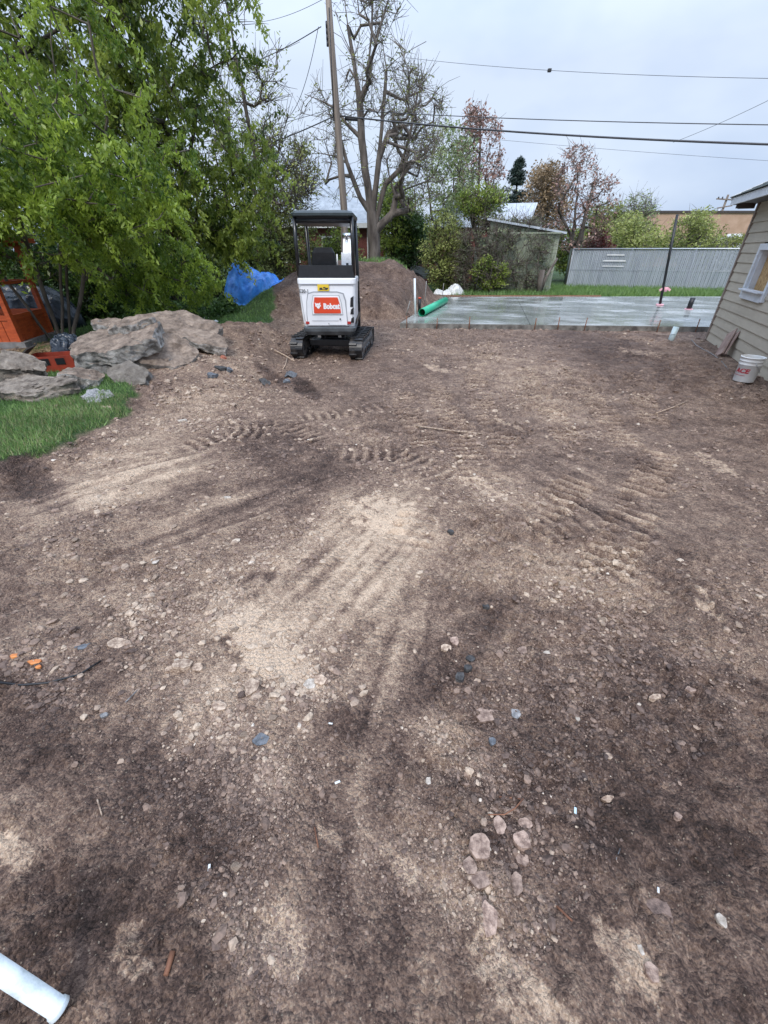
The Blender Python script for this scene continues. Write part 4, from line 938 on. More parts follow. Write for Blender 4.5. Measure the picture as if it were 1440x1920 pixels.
for n_, c, d in (('wall', ((.02 + WU0) / 2, -OUT * .08, 1.3), (WU0 - .0, .12, 2.6)), ('wall', ((WU1 + WL) / 2, -OUT * .08, 1.3), (WL - WU1, .12, 2.6)), ('wall', ((WU0 + WU1) / 2, -OUT * .08, WZ0 / 2), (WU1 - WU0, .12, WZ0)), ('wall', ((WU0 + WU1) / 2, -OUT * .08, (WZ1 + 2.6) / 2), (WU1 - WU0, .12, 2.6 - WZ1)), ('wall', (.08, -OUT * 2.6, 1.3), (.12, 4.9, 2.6))):
    MB().box(c, d).build(n_, M['trimb'], HO)
MB().box((.02, OUT * .022, EH / 2), (.075, .05, EH)).build('corner_board', M['trimb'], HO)
win = MB().box((WU0 + .05, OUT * .035, (WZ0 + WZ1) / 2), (.10, .05, WZ1 - WZ0)).build('window', M['win_white'], HO)
win2 = win
for c, d in (((WU1 - .05, OUT * .035, (WZ0 + WZ1) / 2), (.10, .05, WZ1 - WZ0)), (((WU0 + WU1) / 2, OUT * .036, WZ1 - .05), (WU1 - WU0 - .2, .052, .10)), (((WU0 + WU1) / 2, OUT * .036, WZ0 + .055), (WU1 - WU0 - .2, .060, .14))):
    MB().box(c, d).build('casing', M['win_white'], win)
MB().box(((WU0 + WU1) / 2, OUT * .075, WZ0 + .14), (WU1 - WU0 - .16, .14, .03), bev=.006).build('sill', M['win_white'], win)
MB().box((WU0 + .115, -OUT * .06, (WZ0 + WZ1) / 2), (.03, .14, WZ1 - WZ0 - .2)).build('jamb', M['win_white'], win)
MB().box(((WU0 + WU1) / 2 + .02, -OUT * .10, (WZ0 + WZ1) / 2), (WU1 - WU0 - .2, .012, WZ1 - WZ0 - .2)).build('boarding', M['osb'], win)
# roof: eave overhang, fascia, shingles in courses
OV = .42; ez = EH - .02; pitch = R(24)
MB().box((WL / 2 - .1, OUT * (OV - .02), ez + .03), (WL + .7, .035, .13)).build('fascia', M['win_white'], HO)
MB().box((WL / 2 - .1, OUT * (OV / 2 - .02), ez - .02), (WL + .68, OV - .05, .02)).build('soffit', M['dark_trim'], HO)
for r_ in range(10):
    s0_ = r_ * .17; y_ = OUT * (OV + .03 - s0_ * math.cos(pitch) - .09); z_ = ez + .10 + s0_ * math.sin(pitch) + .036
    MB().box((WL / 2 - .12, y_, z_ + .006), (WL + .76, .20, .014), rot=(-OUT * (pitch - .05), 0, 0)).build('shingle_course', M['roof_shingle'], HO)
mb = MB(); y2 = -OUT * 2.6; zz = ez + .09 + (OV + 2.6) * math.tan(pitch)
mb.quad((-.42, OUT * OV, ez + .085), (WL + .1, OUT * OV, ez + .085), (WL + .1, y2, zz), (-.42, y2, zz)); mb.quad((-.42, y2, zz), (WL + .1, y2, zz), (WL + .1, -OUT * 5.6, ez + .085), (-.42, -OUT * 5.6, ez + .085)); mb.build('roof_deck', M['roof_shingle'], HO)
MB().prism([(OUT * .0, EH), (-OUT * 5.2, EH), (-OUT * 2.6, EH + 2.6 * math.tan(pitch) + .1)], .04, Matrix(((0, 0, 1, .05), (1, 0, 0, 0), (0, 1, 0, 0), (0, 0, 0, 1)))).build('gable', M['siding'], HO)
MB().box((-.43, OUT * (OV - 1.5), ez + .06 + 1.5 * math.tan(pitch)), (.03, 3.3, .14), rot=(-OUT * pitch, 0, 0)).build('rake_board', M['win_white'], HO)
for yy in (.1, .25):
    MB().box((-.3 + yy, OUT * (.12 + yy * .5), ez - .06), (.05, .28, .1)).build('rafter_tail', M['dark_trim'], HO)

# ------------------------------------------------------------------ digger
M['paint_white'] = mat('paint_white', (.52, .51, .49), (.76, .77, .78), 5, .34, coat=.3, lo=.25, hi=.42, detail=8)
M['paint_panel'] = mat('paint_panel', (.66, .68, .70), (.76, .77, .78), 3, .38, coat=.2)
M['plastic_black'] = mat('plastic_black', (.006, .0065, .008), (.013, .014, .016), 12, .42)
M['steel_black'] = mat('steel_black', (.008, .009, .011), (.018, .02, .023), 12, .38, coat=.3)
M['canopy_top'] = mat('canopy_top', (.018, .026, .026), (.04, .052, .052), 5, .3)
M['rubber'] = mat('rubber', (.010, .0105, .012), (.05, .042, .036), 9, .42, bump=.004, lo=.45, hi=.7)
M['frame_grey'] = mat('frame_grey', (.06, .062, .065), (.16, .15, .14), 7, .55)
M['bumper'] = mat('bumper_grey', (.045, .052, .057), (.09, .10, .105), 6, .5, bump=.002)
M['logo_red'] = mat('logo_red', (.62, .055, .018), (.68, .07, .022), 3, .3, coat=.3)
M['logo_white'] = mat('logo_white', (.78, .78, .78), None, 3, .4)
M['label_yellow'] = mat('label_yellow', (.72, .50, .03), (.78, .56, .04), 6, .5)
M['ink'] = mat('ink_black', (.03, .03, .03), None, 5, .5)
M['reflector'] = mat('reflector', (.30, .02, .018), (.42, .04, .03), 30, .25)
M['chrome'] = mat('chrome', (.5, .5, .5), (.6, .6, .6), 5, .15, metal=1)
def text_mesh(name, s, size, mt, parent, Mx, extrude=.001, bold=0.0, shear=0.0, sx=1.0, space=1.0):
    cu = bpy.data.curves.new(name, 'FONT'); cu.body = s; cu.size = size; cu.extrude = extrude; cu.offset = bold; cu.shear = shear; cu.align_x = 'CENTER'; cu.align_y = 'CENTER'; cu.space_character = space; cu.resolution_u = 3
    t = bpy.data.objects.new('tmp', cu); COL.objects.link(t); bpy.context.view_layer.update()
    me = bpy.data.meshes.new_from_object(t.evaluated_get(bpy.context.evaluated_depsgraph_get())); bpy.data.objects.remove(t)
    me.materials.clear(); me.materials.append(mt)
    for v in me.vertices: v.co.x *= sx
    o = bpy.data.objects.new(name, me); link(o, parent); o.matrix_local = Mx; return o
DX, DY = -1.0, 8.92; dz = GZ(DX, DY) - .01
EX = empty('mini_excavator', (DX, DY, dz), 'compact white tracked digger with black open canopy seen from behind', 'excavator')
tyaw = R(-6.5)
# tracks
def belt_pts(L_, h, n=10):
    r = h / 2; a = L_ / 2 - r; P_ = []
    for i in range(n + 1): q = -math.pi / 2 + math.pi * i / n; P_.append((a + r * math.cos(q), r + r * math.sin(q)))
    for i in range(n + 1): q = math.pi / 2 + math.pi * i / n; P_.append((-a + r * math.cos(q), r + r * math.sin(q)))
    return P_
def along(P_, s):
    n = len(P_); tot = 0
    for i in range(n):
        a = Vector(P_[i]); b = Vector(P_[(i + 1) % n]); d = (b - a).length
        if tot + d >= s: f = (s - tot) / d; return a.lerp(b, f), (b - a).normalized()
        tot += d
    return Vector(P_[0]), Vector((1, 0))
TW, TL, TH_ = .235, 1.62, .37
lug_me = None
for sxx in (-1, 1):
    tr = bpy.data.objects.new('track', None); link(tr, EX)
    tr.matrix_local = Matrix.Rotation(tyaw, 4, 'Z') @ Matrix.Translation((sxx * .565, 0, .015))
    P_ = belt_pts(TL, TH_); Pi = belt_pts(TL - .06, TH_ - .06)
    mb = MB(); n = len(P_)
    o_ = [[mb.bm.verts.new((x, y, z + dz_)) for (y, z) in PP] for x, PP, dz_ in ((-TW / 2, P_, 0), (TW / 2, P_, 0), (TW / 2, Pi, .03), (-TW / 2, Pi, .03))]
    for i in range(n):
        j = (i + 1) % n
        for q in range(4): mb.bm.faces.new((o_[q][i], o_[q][j], o_[(q + 1) % 4][j], o_[(q + 1) % 4][i]))
    belt = mb.build('belt', M['rubber'], tr)
    per = sum((Vector(P_[i]) - Vector(P_[(i + 1) % n])).length for i in range(n)); NL = 40
    for i in range(NL):
        p, t = along(P_, per * i / NL); nn = Vector((t.y, -t.x))
        Mx = Matrix(((1, 0, 0, (.052 if i % 2 else -.052)), (0, t.x, nn.x, p.x + nn.x * .012), (0, t.y, nn.y, p.y + nn.y * .012), (0, 0, 0, 1)))
        if lug_me is None:
            lg = MB().box((0, 0, 0), (TW * .60, .042, .036), bev=.006).build('track_lug', M['rubber'], tr); lug_me = lg.data
        else: lg = bpy.data.objects.new('track_lug', lug_me); link(lg, tr)
        lg.matrix_local = Mx
    MB().box((0, 0, TH_ / 2), (TW * .62, TL - .42, .15), bev=.02).build('roller_frame', M['frame_grey'], tr)
    MB().box((sxx * TW * .40, 0, TH_ * .62), (.02, TL - .55, .07), bev=.008).build('track_guard', M['frame_grey'], tr)
    for yy, rr_ in ((-TL / 2 + TH_ / 2, .145), (TL / 2 - TH_ / 2, .14)):
        MB().tube([(-TW * .45, yy, TH_ / 2), (TW * .45, yy, TH_ / 2)], rr_, 18).build('sprocket' if yy < 0 else 'idler', M['frame_grey'], tr)
        MB().tube([(-TW * .5, yy, TH_ / 2), (TW * .5, yy, TH_ / 2)], .05, 12).build('hub', M['steel_black'], tr)
    for yy in (-.36, -.12, .12, .36): MB().tube([(-TW * .42, yy, .085), (TW * .42, yy, .085)], .055, 12).build('roller', M['steel_black'], tr)
un = bpy.data.objects.new('undercarriage', None); link(un, EX); un.matrix_local = Matrix.Rotation(tyaw, 4, 'Z')
MB().box((0, 0, .24), (.90, .62, .13), bev=.02).box((0, .1, .35), (.5, .5, .12)).build('cross_frame', M['steel_black'], un)
MB().tube([(0, 0, .33), (0, 0, .46)], .27, 24).build('slew_ring', M['steel_black'], un)
bl = MB().prism([(-.66, .04), (.66, .04), (.66, .34), (-.66, .34)], .05, Matrix.Translation((0, 1.06, 0)) @ Matrix.Rotation(R(90), 4, 'X')).build('dozer_blade', M['steel_black'], un)
for s_ in (-.28, .28): MB().box((s_, .8, .2), (.07, .55, .08)).build('blade_arm', M['steel_black'], un)
# body: lofted shell of horizontal sections
def shell(secs, nseg=6):
    """secs: z, half width, y_back, y_front, corner radius"""
    mb = MB(); rings = []
    for (z_, hw, yb, yf, r_, cxo) in secs:
        ring = []
        for (cx_, cy_, a0) in ((hw - r_, yf - r_, 0), (-hw + r_, yf - r_, 90), (-hw + r_, yb + r_, 180), (hw - r_, yb + r_, 270)):
            for i in range(nseg + 1):
                q = R(a0 + 90 * i / nseg); ring.append(mb.bm.verts.new((cxo + cx_ + r_ * math.cos(q), cy_ + r_ * math.sin(q), z_)))
        rings.append(ring)
    n = len(rings[0])
    for a_, b2 in zip(rings, rings[1:]):
        for i in range(n): f = mb.bm.faces.new((a_[i], a_[(i + 1) % n], b2[(i + 1) % n], b2[i])); f.smooth = False
    mb.bm.faces.new(rings[0][::-1]); mb.bm.faces.new(rings[-1]); return mb
YB = -.78
M['gap'] = mat('panel_gap_shade', (.30, .31, .33), None, 5, .6)  # grey for panel joints, also painted shade along grooves and creases
body = shell([(.60, .455, YB + .035, .10, .06, 0), (.66, .468, YB + .01, .10, .07, 0), (.85, .485, YB, .10, .07, 0), (1.10, .495, YB + .01, .10, .07, 0), (1.28, .502, YB + .02, .10, .07, 0), (1.285, .512, YB + .008, .10, .07, 0), (1.355, .512, YB + .015, .10, .06, 0), (1.37, .50, YB + .03, .10, .05, 0)]).build('engine_cover', M['paint_white'], EX)
MB().prism([(-.36, .62), (.36, .62), (.345, .80), (.335, 1.02), (.30, 1.13), (.20, 1.155), (-.22, 1.155), (-.315, 1.13), (-.345, 1.0), (-.36, .80)], .02, Matrix.Translation((-.02, YB - .008, 0)) @ Matrix.Rotation(R(90), 4, 'X'), bev=.007).build('rear_hatch', M['paint_panel'], EX)
MB().prism([(-.372, .612), (.372, .612), (.357, .80), (.347, 1.03), (.31, 1.142), (.20, 1.168), (-.22, 1.168), (-.325, 1.142), (-.357, 1.0), (-.372, .80)], .012, Matrix.Translation((-.02, YB - .004, 0)) @ Matrix.Rotation(R(90), 4, 'X')).build('hatch_groove_shade', M['gap'], EX)  # grey outline painted as shade in the groove round the hatch
MB().prism([(-.279, .791), (.279, .791), (.259, .983), (.222, 1.109), (-.242, 1.109), (-.274, .983)], .008, Matrix.Translation((-.01, YB - .0105, 0)) @ Matrix.Rotation(R(90), 4, 'X')).build('surround_groove_shade', M['gap'], EX)  # grey rim painted as shade round the emblem surround
bz = MB().prism([(-.27, .80), (.27, .80), (.25, .98), (.215, 1.10), (-.235, 1.10), (-.265, .98)], .012, Matrix.Translation((-.01, YB - .022, 0)) @ Matrix.Rotation(R(90), 4, 'X'), bev=.008).build('emblem_surround', M['paint_white'], EX)
pl = MB().prism([(-.242, .832), (-.23, .822), (.23, .822), (.242, .832), (.224, .97), (.195, 1.072), (.185, 1.078), (-.205, 1.078), (-.216, 1.072), (-.236, .97)], .010, Matrix.Translation((-.01, YB - .032, 0)) @ Matrix.Rotation(R(90), 4, 'X'), bev=.004).build('emblem_plate', M['logo_red'], EX)
TX = lambda x, z_, y_=YB - .0345: Matrix.Translation((x, y_, z_)) @ Matrix.Rotation(R(90), 4, 'X')
text_mesh('lettering', 'Bobcat', .118, M['logo_white'], pl, TX(.068, .935), bold=.0065, sx=.86)
head = [(-.05, .012), (-.058, .052), (-.03, .036), (-.008, .040), (.012, .036), (.038, .055), (.036, .014), (.052, -.004), (.03, -.012), (.022, -.034), (0, -.048), (-.022, -.036), (-.032, -.014), (-.056, -.008)]
MB().prism(head, .002, TX(-.165, .945, YB - .0355)).build('cat_head_emblem', M['logo_white'], pl)
for ex_, ez_ in ((-.018, .008), (.016, .008)): MB().prism([(-.01, .004), (.008, .0), (.006, -.006), (-.006, -.004)], .001, TX(-.165 + ex_, .945 + ez_, YB - .037)).build('emblem_eye', M['logo_red'], pl)
lb = MB().box((-.06, YB - .002, 1.225), (.20, .012, .10), bev=.003).build('warning_label', M['label_yellow'], EX)
for k_, (xx, ww, zz) in enumerate(((-.10, .05, 1.215), (-.04, .04, 1.225), (0.0, .05, 1.215), (-.06, .14, 1.197))): MB().box((xx, YB - .0095, zz), (ww, .002, .022 if k_ < 3 else .01)).build('label_print', M['ink'], lb)
text_mesh('fleet_number', 'E20-1', .08, M['ink'], EX, TX(-.40, 1.17, YB - .003), bold=.001, sx=.9)
for zz, hh in ((1.01, .17), (.86, .11), (.715, .10)):
    MB().box((.0, YB + .004, 1.279), (.99, .012, .008)).build('panel_seam', M['gap'], EX) if zz > 1 else None
    MB().prism([(.395, zz - hh / 2), (.455, zz - hh / 2), (.458, zz + hh / 2), (.41, zz + hh / 2 - .03)], .03, Matrix.Translation((0, YB - .004, 0)) @ Matrix.Rotation(R(90), 4, 'X')).build('vent_slot', M['plastic_black'], EX)
for s_ in (-1, 1): MB().box((s_ * .375 - .01, YB + .004, .665), (.065, .03, .045), bev=.004).build('reflector', M['reflector'], EX)
MB().tube([(.21, YB - .035, .73), (.21, YB + .0, .73)], .012, 12).build('lock', M['plastic_black'], EX)
MB().tube([(.0, YB - .02, .655), (.0, YB + .0, .655)], .007, 8).build('latch', M['plastic_black'], EX)
# lower bumper and side skirts
for hx_ in (-.16, -.10, .12): MB().tube([(hx_, -.35, .46), (hx_ * 1.3, -.42, .38), (hx_ * 1.1, -.3, .33)], .014, 6).build('hose', M['plastic_black'], EX)
for s_ in (-1, 1): MB().tube([(s_ * .43, YB + .012, .69), (s_ * .455, YB + .006, 1.0), (s_ * .465, YB + .012, 1.10)], .004, 5).build('panel_crease_shade', M['gap'], EX)  # grey lines laid on as the shading of the side creases
MB().tube([(s_ * .0, YB - .012, .63), (.30, YB - .012, .63)], .003, 5).build('hatch_crease_shade', M['gap'], EX)  # crease shading on the hatch, drawn as thin grey lines
MB().tube([(-.30, YB - .012, .70), (.18, YB - .012, .70)], .003, 5).build('hatch_crease_shade', M['gap'], EX)
shell([(.44, .38, YB + .10, .2, .06, 0), (.455, .43, YB + .03, .2, .07, 0), (.52, .475, YB - .015, .2, .08, 0), (.575, .48, YB - .02, .2, .08, 0), (.60, .465, YB + .01, .2, .08, 0)]).build('rear_bumper', M['bumper'], EX)
for s_ in (-.20, .18): MB().box((s_, YB + .06, .435), (.055, .04, .05)).build('tow_eye', M['frame_grey'], EX)
shell([(.47, .40, -.5, .62, .1, 0), (.62, .49, -.5, .66, .12, 0), (.70, .49, -.5, .66, .12, 0)]).build('floor_deck', M['steel_black'], EX)
MB().box((.44, -.2, .98), (.08, .85, .6), bev=.03).build('side_tank_cover', M['paint_white'], EX)
# cab back panel, posts, roof
shell([(1.37, .495, YB + .035, YB + .16, .03, 0), (1.56, .485, YB + .045, YB + .16, .03, 0)]).build('cab_back_panel', M['plastic_black'], EX)
RP = [(-.475, YB + .07, 1.5), (.475, YB + .07, 1.5)]
for s_ in (-1, 1):
    MB().tube([(s_ * .475, YB + .07, 1.40), (s_ * .475, YB + .075, 1.9), (s_ * .465, YB + .10, 2.26)], .032, 10).build('rear_post', M['steel_black'], EX)
    MB().tube([(s_ * .47, .56, .70), (s_ * .47, .58, 1.4), (s_ * .46, .42, 2.26)], .032, 10).build('front_post', M['steel_black'], EX)
MB().tube([(-.44, YB + .085, 2.19), (.44, YB + .085, 2.19)], .022, 8).build('header_bar', M['steel_black'], EX)
MB().tube([(-.44, .43, 2.19), (.44, .43, 2.19)], .022, 8).build('header_bar', M['steel_black'], EX)
shell([(2.235, .475, YB + .04, .52, .06, 0), (2.25, .505, YB - .0, .55, .08, 0), (2.285, .505, YB - .0, .55, .08, 0), (2.315, .47, YB + .04, .51, .09, 0), (2.33, .38, YB + .14, .42, .1, 0)]).build('canopy_roof', M['canopy_top'], EX)
shell([(2.15, .45, YB + .10, .45, .04, 0), (2.236, .455, YB + .09, .46, .04, 0)]).build('roof_lining', M['plastic_black'], EX)
# seat, console, levers
shell([(1.12, .24, -.42, -.28, .06, -.06), (1.5, .235, -.47, -.33, .06, -.06), (1.74, .20, -.50, -.38, .055, -.06), (1.82, .15, -.50, -.40, .045, -.06)]).build('seat_back', M['plastic_black'], EX)
MB().box((-.06, -.12, 1.12), (.46, .5, .14), bev=.04).build('seat_cushion', M['plastic_black'], EX)
MB().box((-.06, -.12, .9), (.4, .5, .4)).build('seat_base', M['plastic_black'], EX)
for s_ in (-1, 1):
    MB().box((s_ * .33 - .02, .0, 1.2), (.1, .5, .1), bev=.02).build('armrest_console', M['plastic_black'], EX)
    jl = MB().tube([(s_ * .33 - .02, .18, 1.25), (s_ * .32 - .02, .22, 1.48)], [.012, .012], 6).build('joystick', M['plastic_black'], EX); MB().tube([(s_ * .32 - .02, .22, 1.46), (s_ * .32 - .02, .23, 1.57)], [.02, .026], 8).build('grip', M['plastic_black'], jl)
MB().tube([(.2, YB + .1, 1.55), (.2, YB + .1, 1.72)], .012, 6).build('belt_stalk', M['trim_white'], EX)
# boom, arm, bucket
bx_ = .235
def plate(poly, xc, th, nm, mt, par): return MB().prism(poly, th, Matrix.Translation((xc - th / 2, 0, 0)) @ Matrix(((0, 0, -1, 0), (1, 0, 0, 0), (0, 1, 0, 0), (0, 0, 0, 1)))).build(nm, mt, par)
boom = plate([(.85, .55), (1.05, .5), (1.42, 1.35), (1.50, 1.85), (1.62, 2.0), (1.55, 2.08), (1.36, 2.02), (1.12, 1.72), (.98, 1.2)], bx_, .17, 'boom', M['paint_white'], EX)
MB().box((bx_ - .07, .86, .62), (.26, .3, .42), bev=.03).build('swing_bracket', M['paint_white'], EX)
plate([(1.40, 1.45), (1.55, 1.5), (1.62, 1.95), (1.50, 2.05), (1.38, 1.9)], bx_ + .08, .03, 'boom_lug', M['paint_white'], boom)
plate([(1.05, 1.45), (1.2, 1.40), (1.26, 1.72), (1.12, 1.74)], bx_ - .10, .04, 'cylinder_bracket', M['paint_white'], boom)
plate([(1.05, 1.45), (1.2, 1.40), (1.26, 1.72), (1.12, 1.74)], bx_ + .04, .04, 'cylinder_bracket', M['paint_white'], boom)
MB().tube([(bx_ - .03, .96, 1.0), (bx_ - .02, 1.14, 1.62)], .045, 12).build('boom_cylinder', M['paint_panel'], boom)
MB().tube([(bx_ - .02, 1.14, 1.60), (bx_ - .01, 1.34, 2.02)], .026, 10).build('cylinder_rod', M['chrome'], boom)
MB().tube([(bx_ - .06, 1.15, 1.5), (bx_ - .055, 1.30, 1.84)], .042, 12).build('arm_cylinder', M['frame_grey'], boom)
MB().tube([(bx_ - .10, 1.35, 2.03), (bx_ + .10, 1.35, 2.03)], .05, 12).build('pivot_pin', M['chrome'], boom)
MB().tube([(bx_ + .075, 1.1, 1.2), (bx_ + .08, 1.3, 1.7), (bx_ + .08, 1.45, 1.95)], .014, 6).build('hose', M['plastic_black'], boom)
arm = plate([(1.50, 2.06), (1.64, 2.02), (1.85, 1.3), (1.9, .72), (1.80, .70), (1.68, 1.3), (1.5, 1.85)], bx_, .10, 'arm', M['paint_white'], EX)
plate([(1.86, .86), (1.72, .84), (1.55, .66), (1.50, .42), (1.60, .25), (1.78, .30), (1.86, .5)], bx_, .42, 'bucket', M['steel_black'], EX)

# ------------------------------------------------------------------ rubble
def chunk(name, label, c, dims, rot, mt, seed, amp=.06, cat='rubble', group=None, n=11, layers=0.0, pw=5.0, parent=None, harm=1.0):
    r_ = random.Random(seed); hs = [(r_.uniform(.04, .16) * harm / (1 + .25 * i_), r_.uniform(0, 6.28)) for i_ in range(6)]
    ns_ = r_.choice((5, 6, 7)); pl_ = [(2 * math.pi * (i_ + r_.uniform(-.28, .28)) / ns_, r_.uniform(.8, 1.05)) for i_ in range(ns_)]
    bm = bmesh.new(); bmesh.ops.create_cube(bm, size=2); bmesh.ops.subdivide_edges(bm, edges=bm.edges[:], cuts=n, use_grid_fill=True)
    sv_ = Vector((r_.uniform(0, 99), r_.uniform(0, 99), r_.uniform(0, 99)))
    mn = min(dims)
    for v in bm.verts:
        x, y, z_ = v.co; q = math.atan2(y, x)
        lp = (abs(x) ** pw + abs(y) ** pw) ** (1 / pw); k_ = max(abs(x), abs(y)) / (lp + 1e-6)
        rr = 1 + .4 * sum(a * math.cos((i + 1) * q + ph) for i, (a, ph) in enumerate(hs))
        if pw > 2.5 or harm < 1: rr *= min(min(dd_ / max(.12, math.cos(q - th_)) for th_, dd_ in pl_), 1.3); k_ = max(abs(x), abs(y)) / (math.hypot(x, y) + 1e-6)
        # angular facets
        rr *= 1 + .10 * harm * mnoise.cell(Vector((math.floor(q * 1.7 + seed) * 3.1, seed * .7, 0))) 
        x *= k_ * rr; y *= k_ * rr
        edge = max(abs(x), abs(y)); z2 = z_ * (1 - .18 * max(0, edge - .6))
        z2 += .10 * math.sin(x * 1.5 + seed) * (.5 if z_ > 0 else .3)
        p = Vector((x * dims[0] / 2, y * dims[1] / 2, z2 * dims[2] / 2))
        s1 = mnoise.noise_vector(p * 2.2 + sv_) * amp * .6; s2 = mnoise.noise_vector(p * 6 + sv_) * amp * .5; s3 = mnoise.noise_vector(p * 17 + sv_) * amp * .40
        p += s1 + s2 + s3
        if layers: 
            st = math.sin((p.z + .03 * mnoise.noise(p * 3 + sv_)) * layers); d_ = Vector((p.x, p.y, 0)); p += (d_.normalized() if d_.length > 1e-6 else d_) * .022 * (1 if st > 0 else -1)
        v.co = p
    me = bpy.data.meshes.new(name); bm.to_mesh(me); bm.free(); me.materials.append(mt)
    me.polygons.foreach_set('use_smooth', [False] * len(me.polygons))
    o = bpy.data.objects.new(name, me); link(o, parent); o.location = c; o.rotation_euler = rot
    if parent is None: tag(o, label, cat, group)
    return o
def cAt(px, py, Y): return A(px, py, Y)
chunk('concrete_chunk', 'largest broken concrete slab, brown-topped, lying in the middle of the rubble pile', cAt(226, 646, 6.8), (1.36, 1.0, .24), (R(14), R(-10), R(10)), M['rub_brown'], 3, layers=0, n=18)
chunk('concrete_chunk', 'small flat slab resting on top of the largest brown slab, pale broken front edge', cAt(248, 608, 7.1), (.66, .5, .12), (R(8), R(-12), R(20)), M['rub_brown'], 5, n=14)
chunk('concrete_chunk', 'thin brown slab at the top left of the rubble pile', cAt(205, 610, 7.4), (.62, .5, .10), (R(4), R(4), R(-10)), M['rub_brown'], 6, n=12)
chunk('concrete_chunk', 'long tilted slab sloping down to the right at the top of the pile', cAt(348, 618, 7.8), (1.40, .95, .15), (R(14), R(15), R(-6)), M['rub_brown'], 8, n=16)
chunk('concrete_chunk', 'brown slab leaning on the dirt right of the largest slab', cAt(312, 664, 6.95), (1.0, .8, .20), (R(30), R(10), R(24)), M['rub_brown'], 9, n=14)
chunk('concrete_boulder', 'rounded smooth grey boulder on the grass in front of the rubble pile', cAt(256, 716, 6.2), (.60, .42, .42), (R(38), R(6), R(-8)), M['rub_grey'], 12, amp=.05, pw=2.6, n=14)
chunk('concrete_chunk', 'pale flat-faced block standing under the largest slab', cAt(188, 708, 6.45), (.62, .14, .40), (R(-14), R(24), R(6)), M['rub_pale'], 14, amp=.04, n=14)
chunk('concrete_boulder', 'layered brown boulder lowest and nearest at the left of the pile', cAt(80, 738, 5.75), (1.02, .60, .34), (R(10), R(-4), R(4)), M['rub_strata'], 17, layers=42, pw=3.2, n=20)
chunk('concrete_boulder', 'upright pointed boulder at the far left end of the pile', cAt(42, 705, 6.15), (.62, .34, .50), (R(20), R(18), R(12)), M['rub_strata'], 19, layers=30, pw=3, n=16)
chunk('concrete_boulder', 'rough brown boulder between the layered boulder and the pale block', cAt(157, 722, 6.0), (.42, .36, .36), (R(12), R(10), R(30)), M['rub_brown'], 23, pw=3, n=14)
chunk('concrete_chunk', 'grey lump of gravelly concrete on the grass below the pale block', cAt(190, 749, 5.55), (.44, .34, .16), (R(16), R(6), R(-20)), M['stone_grey'], 29, amp=.07, pw=3, n=12)
chunk('concrete_chunk', 'small pale rock lying alone on the grass below the grey lump', cAt(190, 772, 5.15), (.26, .2, .08), (R(8), R(-6), R(10)), M['stone_tan'], 31, amp=.05, n=8)
chunk('concrete_chunk', 'narrow brown chunk wedged behind the grey boulder', cAt(215, 690, 6.75), (.5, .3, .22), (R(10), R(20), R(40)), M['rub_brown'], 33, n=10)
chunk('concrete_chunk', 'low buried slab corner at the right end of the rubble pile', cAt(398, 632, 8.5), (.75, .5, .12), (R(10), R(22), R(-20)), M['rub_grey'], 35, n=10)
for i, (px, py, Y, w_, d_, t_, rz, lab) in enumerate([(436, 622, 9.1, .55, .4, .08, 10, 'dark asphalt sheet heaped right of the rubble pile'), (425, 634, 8.8, .42, .3, .07, -25, 'broken asphalt piece in front of the dark asphalt sheet'), (452, 632, 8.9, .3, .2, .06, 40, 'small asphalt piece at the right of the asphalt heap')]):
    chunk('asphalt_chunk', lab, cAt(px, py, Y), (w_, d_, t_), (R(12), R(-8), R(rz)), M['asphalt'], 40 + i, amp=.05, cat='asphalt', n=8)
chunk('asphalt_chunk', 'long dark asphalt strip lying beside the left track of the digger', cAt(521, 651, 9.35), (.50, .14, .06), (R(20), R(28), R(-32)), M['asphalt'], 50, amp=.02, cat='asphalt', n=8)
p = OG(498, 721); chunk('asphalt_chunk', 'black wedge of asphalt lying below the left hole', p + Vector((0, 0, .03)), (.22, .1, .06), (R(30), R(20), R(-35)), M['asphalt'], 51, amp=.02, cat='asphalt', n=6)
for i, (px, py, s_, mt, lab) in enumerate([(413, 692, .15, 'asphalt', 'dark asphalt lump on the dirt spill, upper of two'), (400, 706, .17, 'slate', 'dark asphalt lump on the dirt spill, lower of two'), (431, 694, .12, 'slate', 'blue-grey flat stone beside the dark lumps on the spill'), (420, 672, .14, 'brick_red', 'salmon red brick fragment on the dirt spill'), (545, 706, .2, 'slate', 'blue-grey stone between the two holes'), (537, 716, .12, 'slate', 'small blue-grey stone under the larger one between the holes')]):
    p = OG(px, py); chunk('stone', lab, p + Vector((0, 0, s_ * .12)), (s_, s_ * .75, s_ * .45), (R(10 * i), R(8), R(37 * i)), M[mt], 60 + i, amp=.03, cat='stone', n=5, harm=.5)

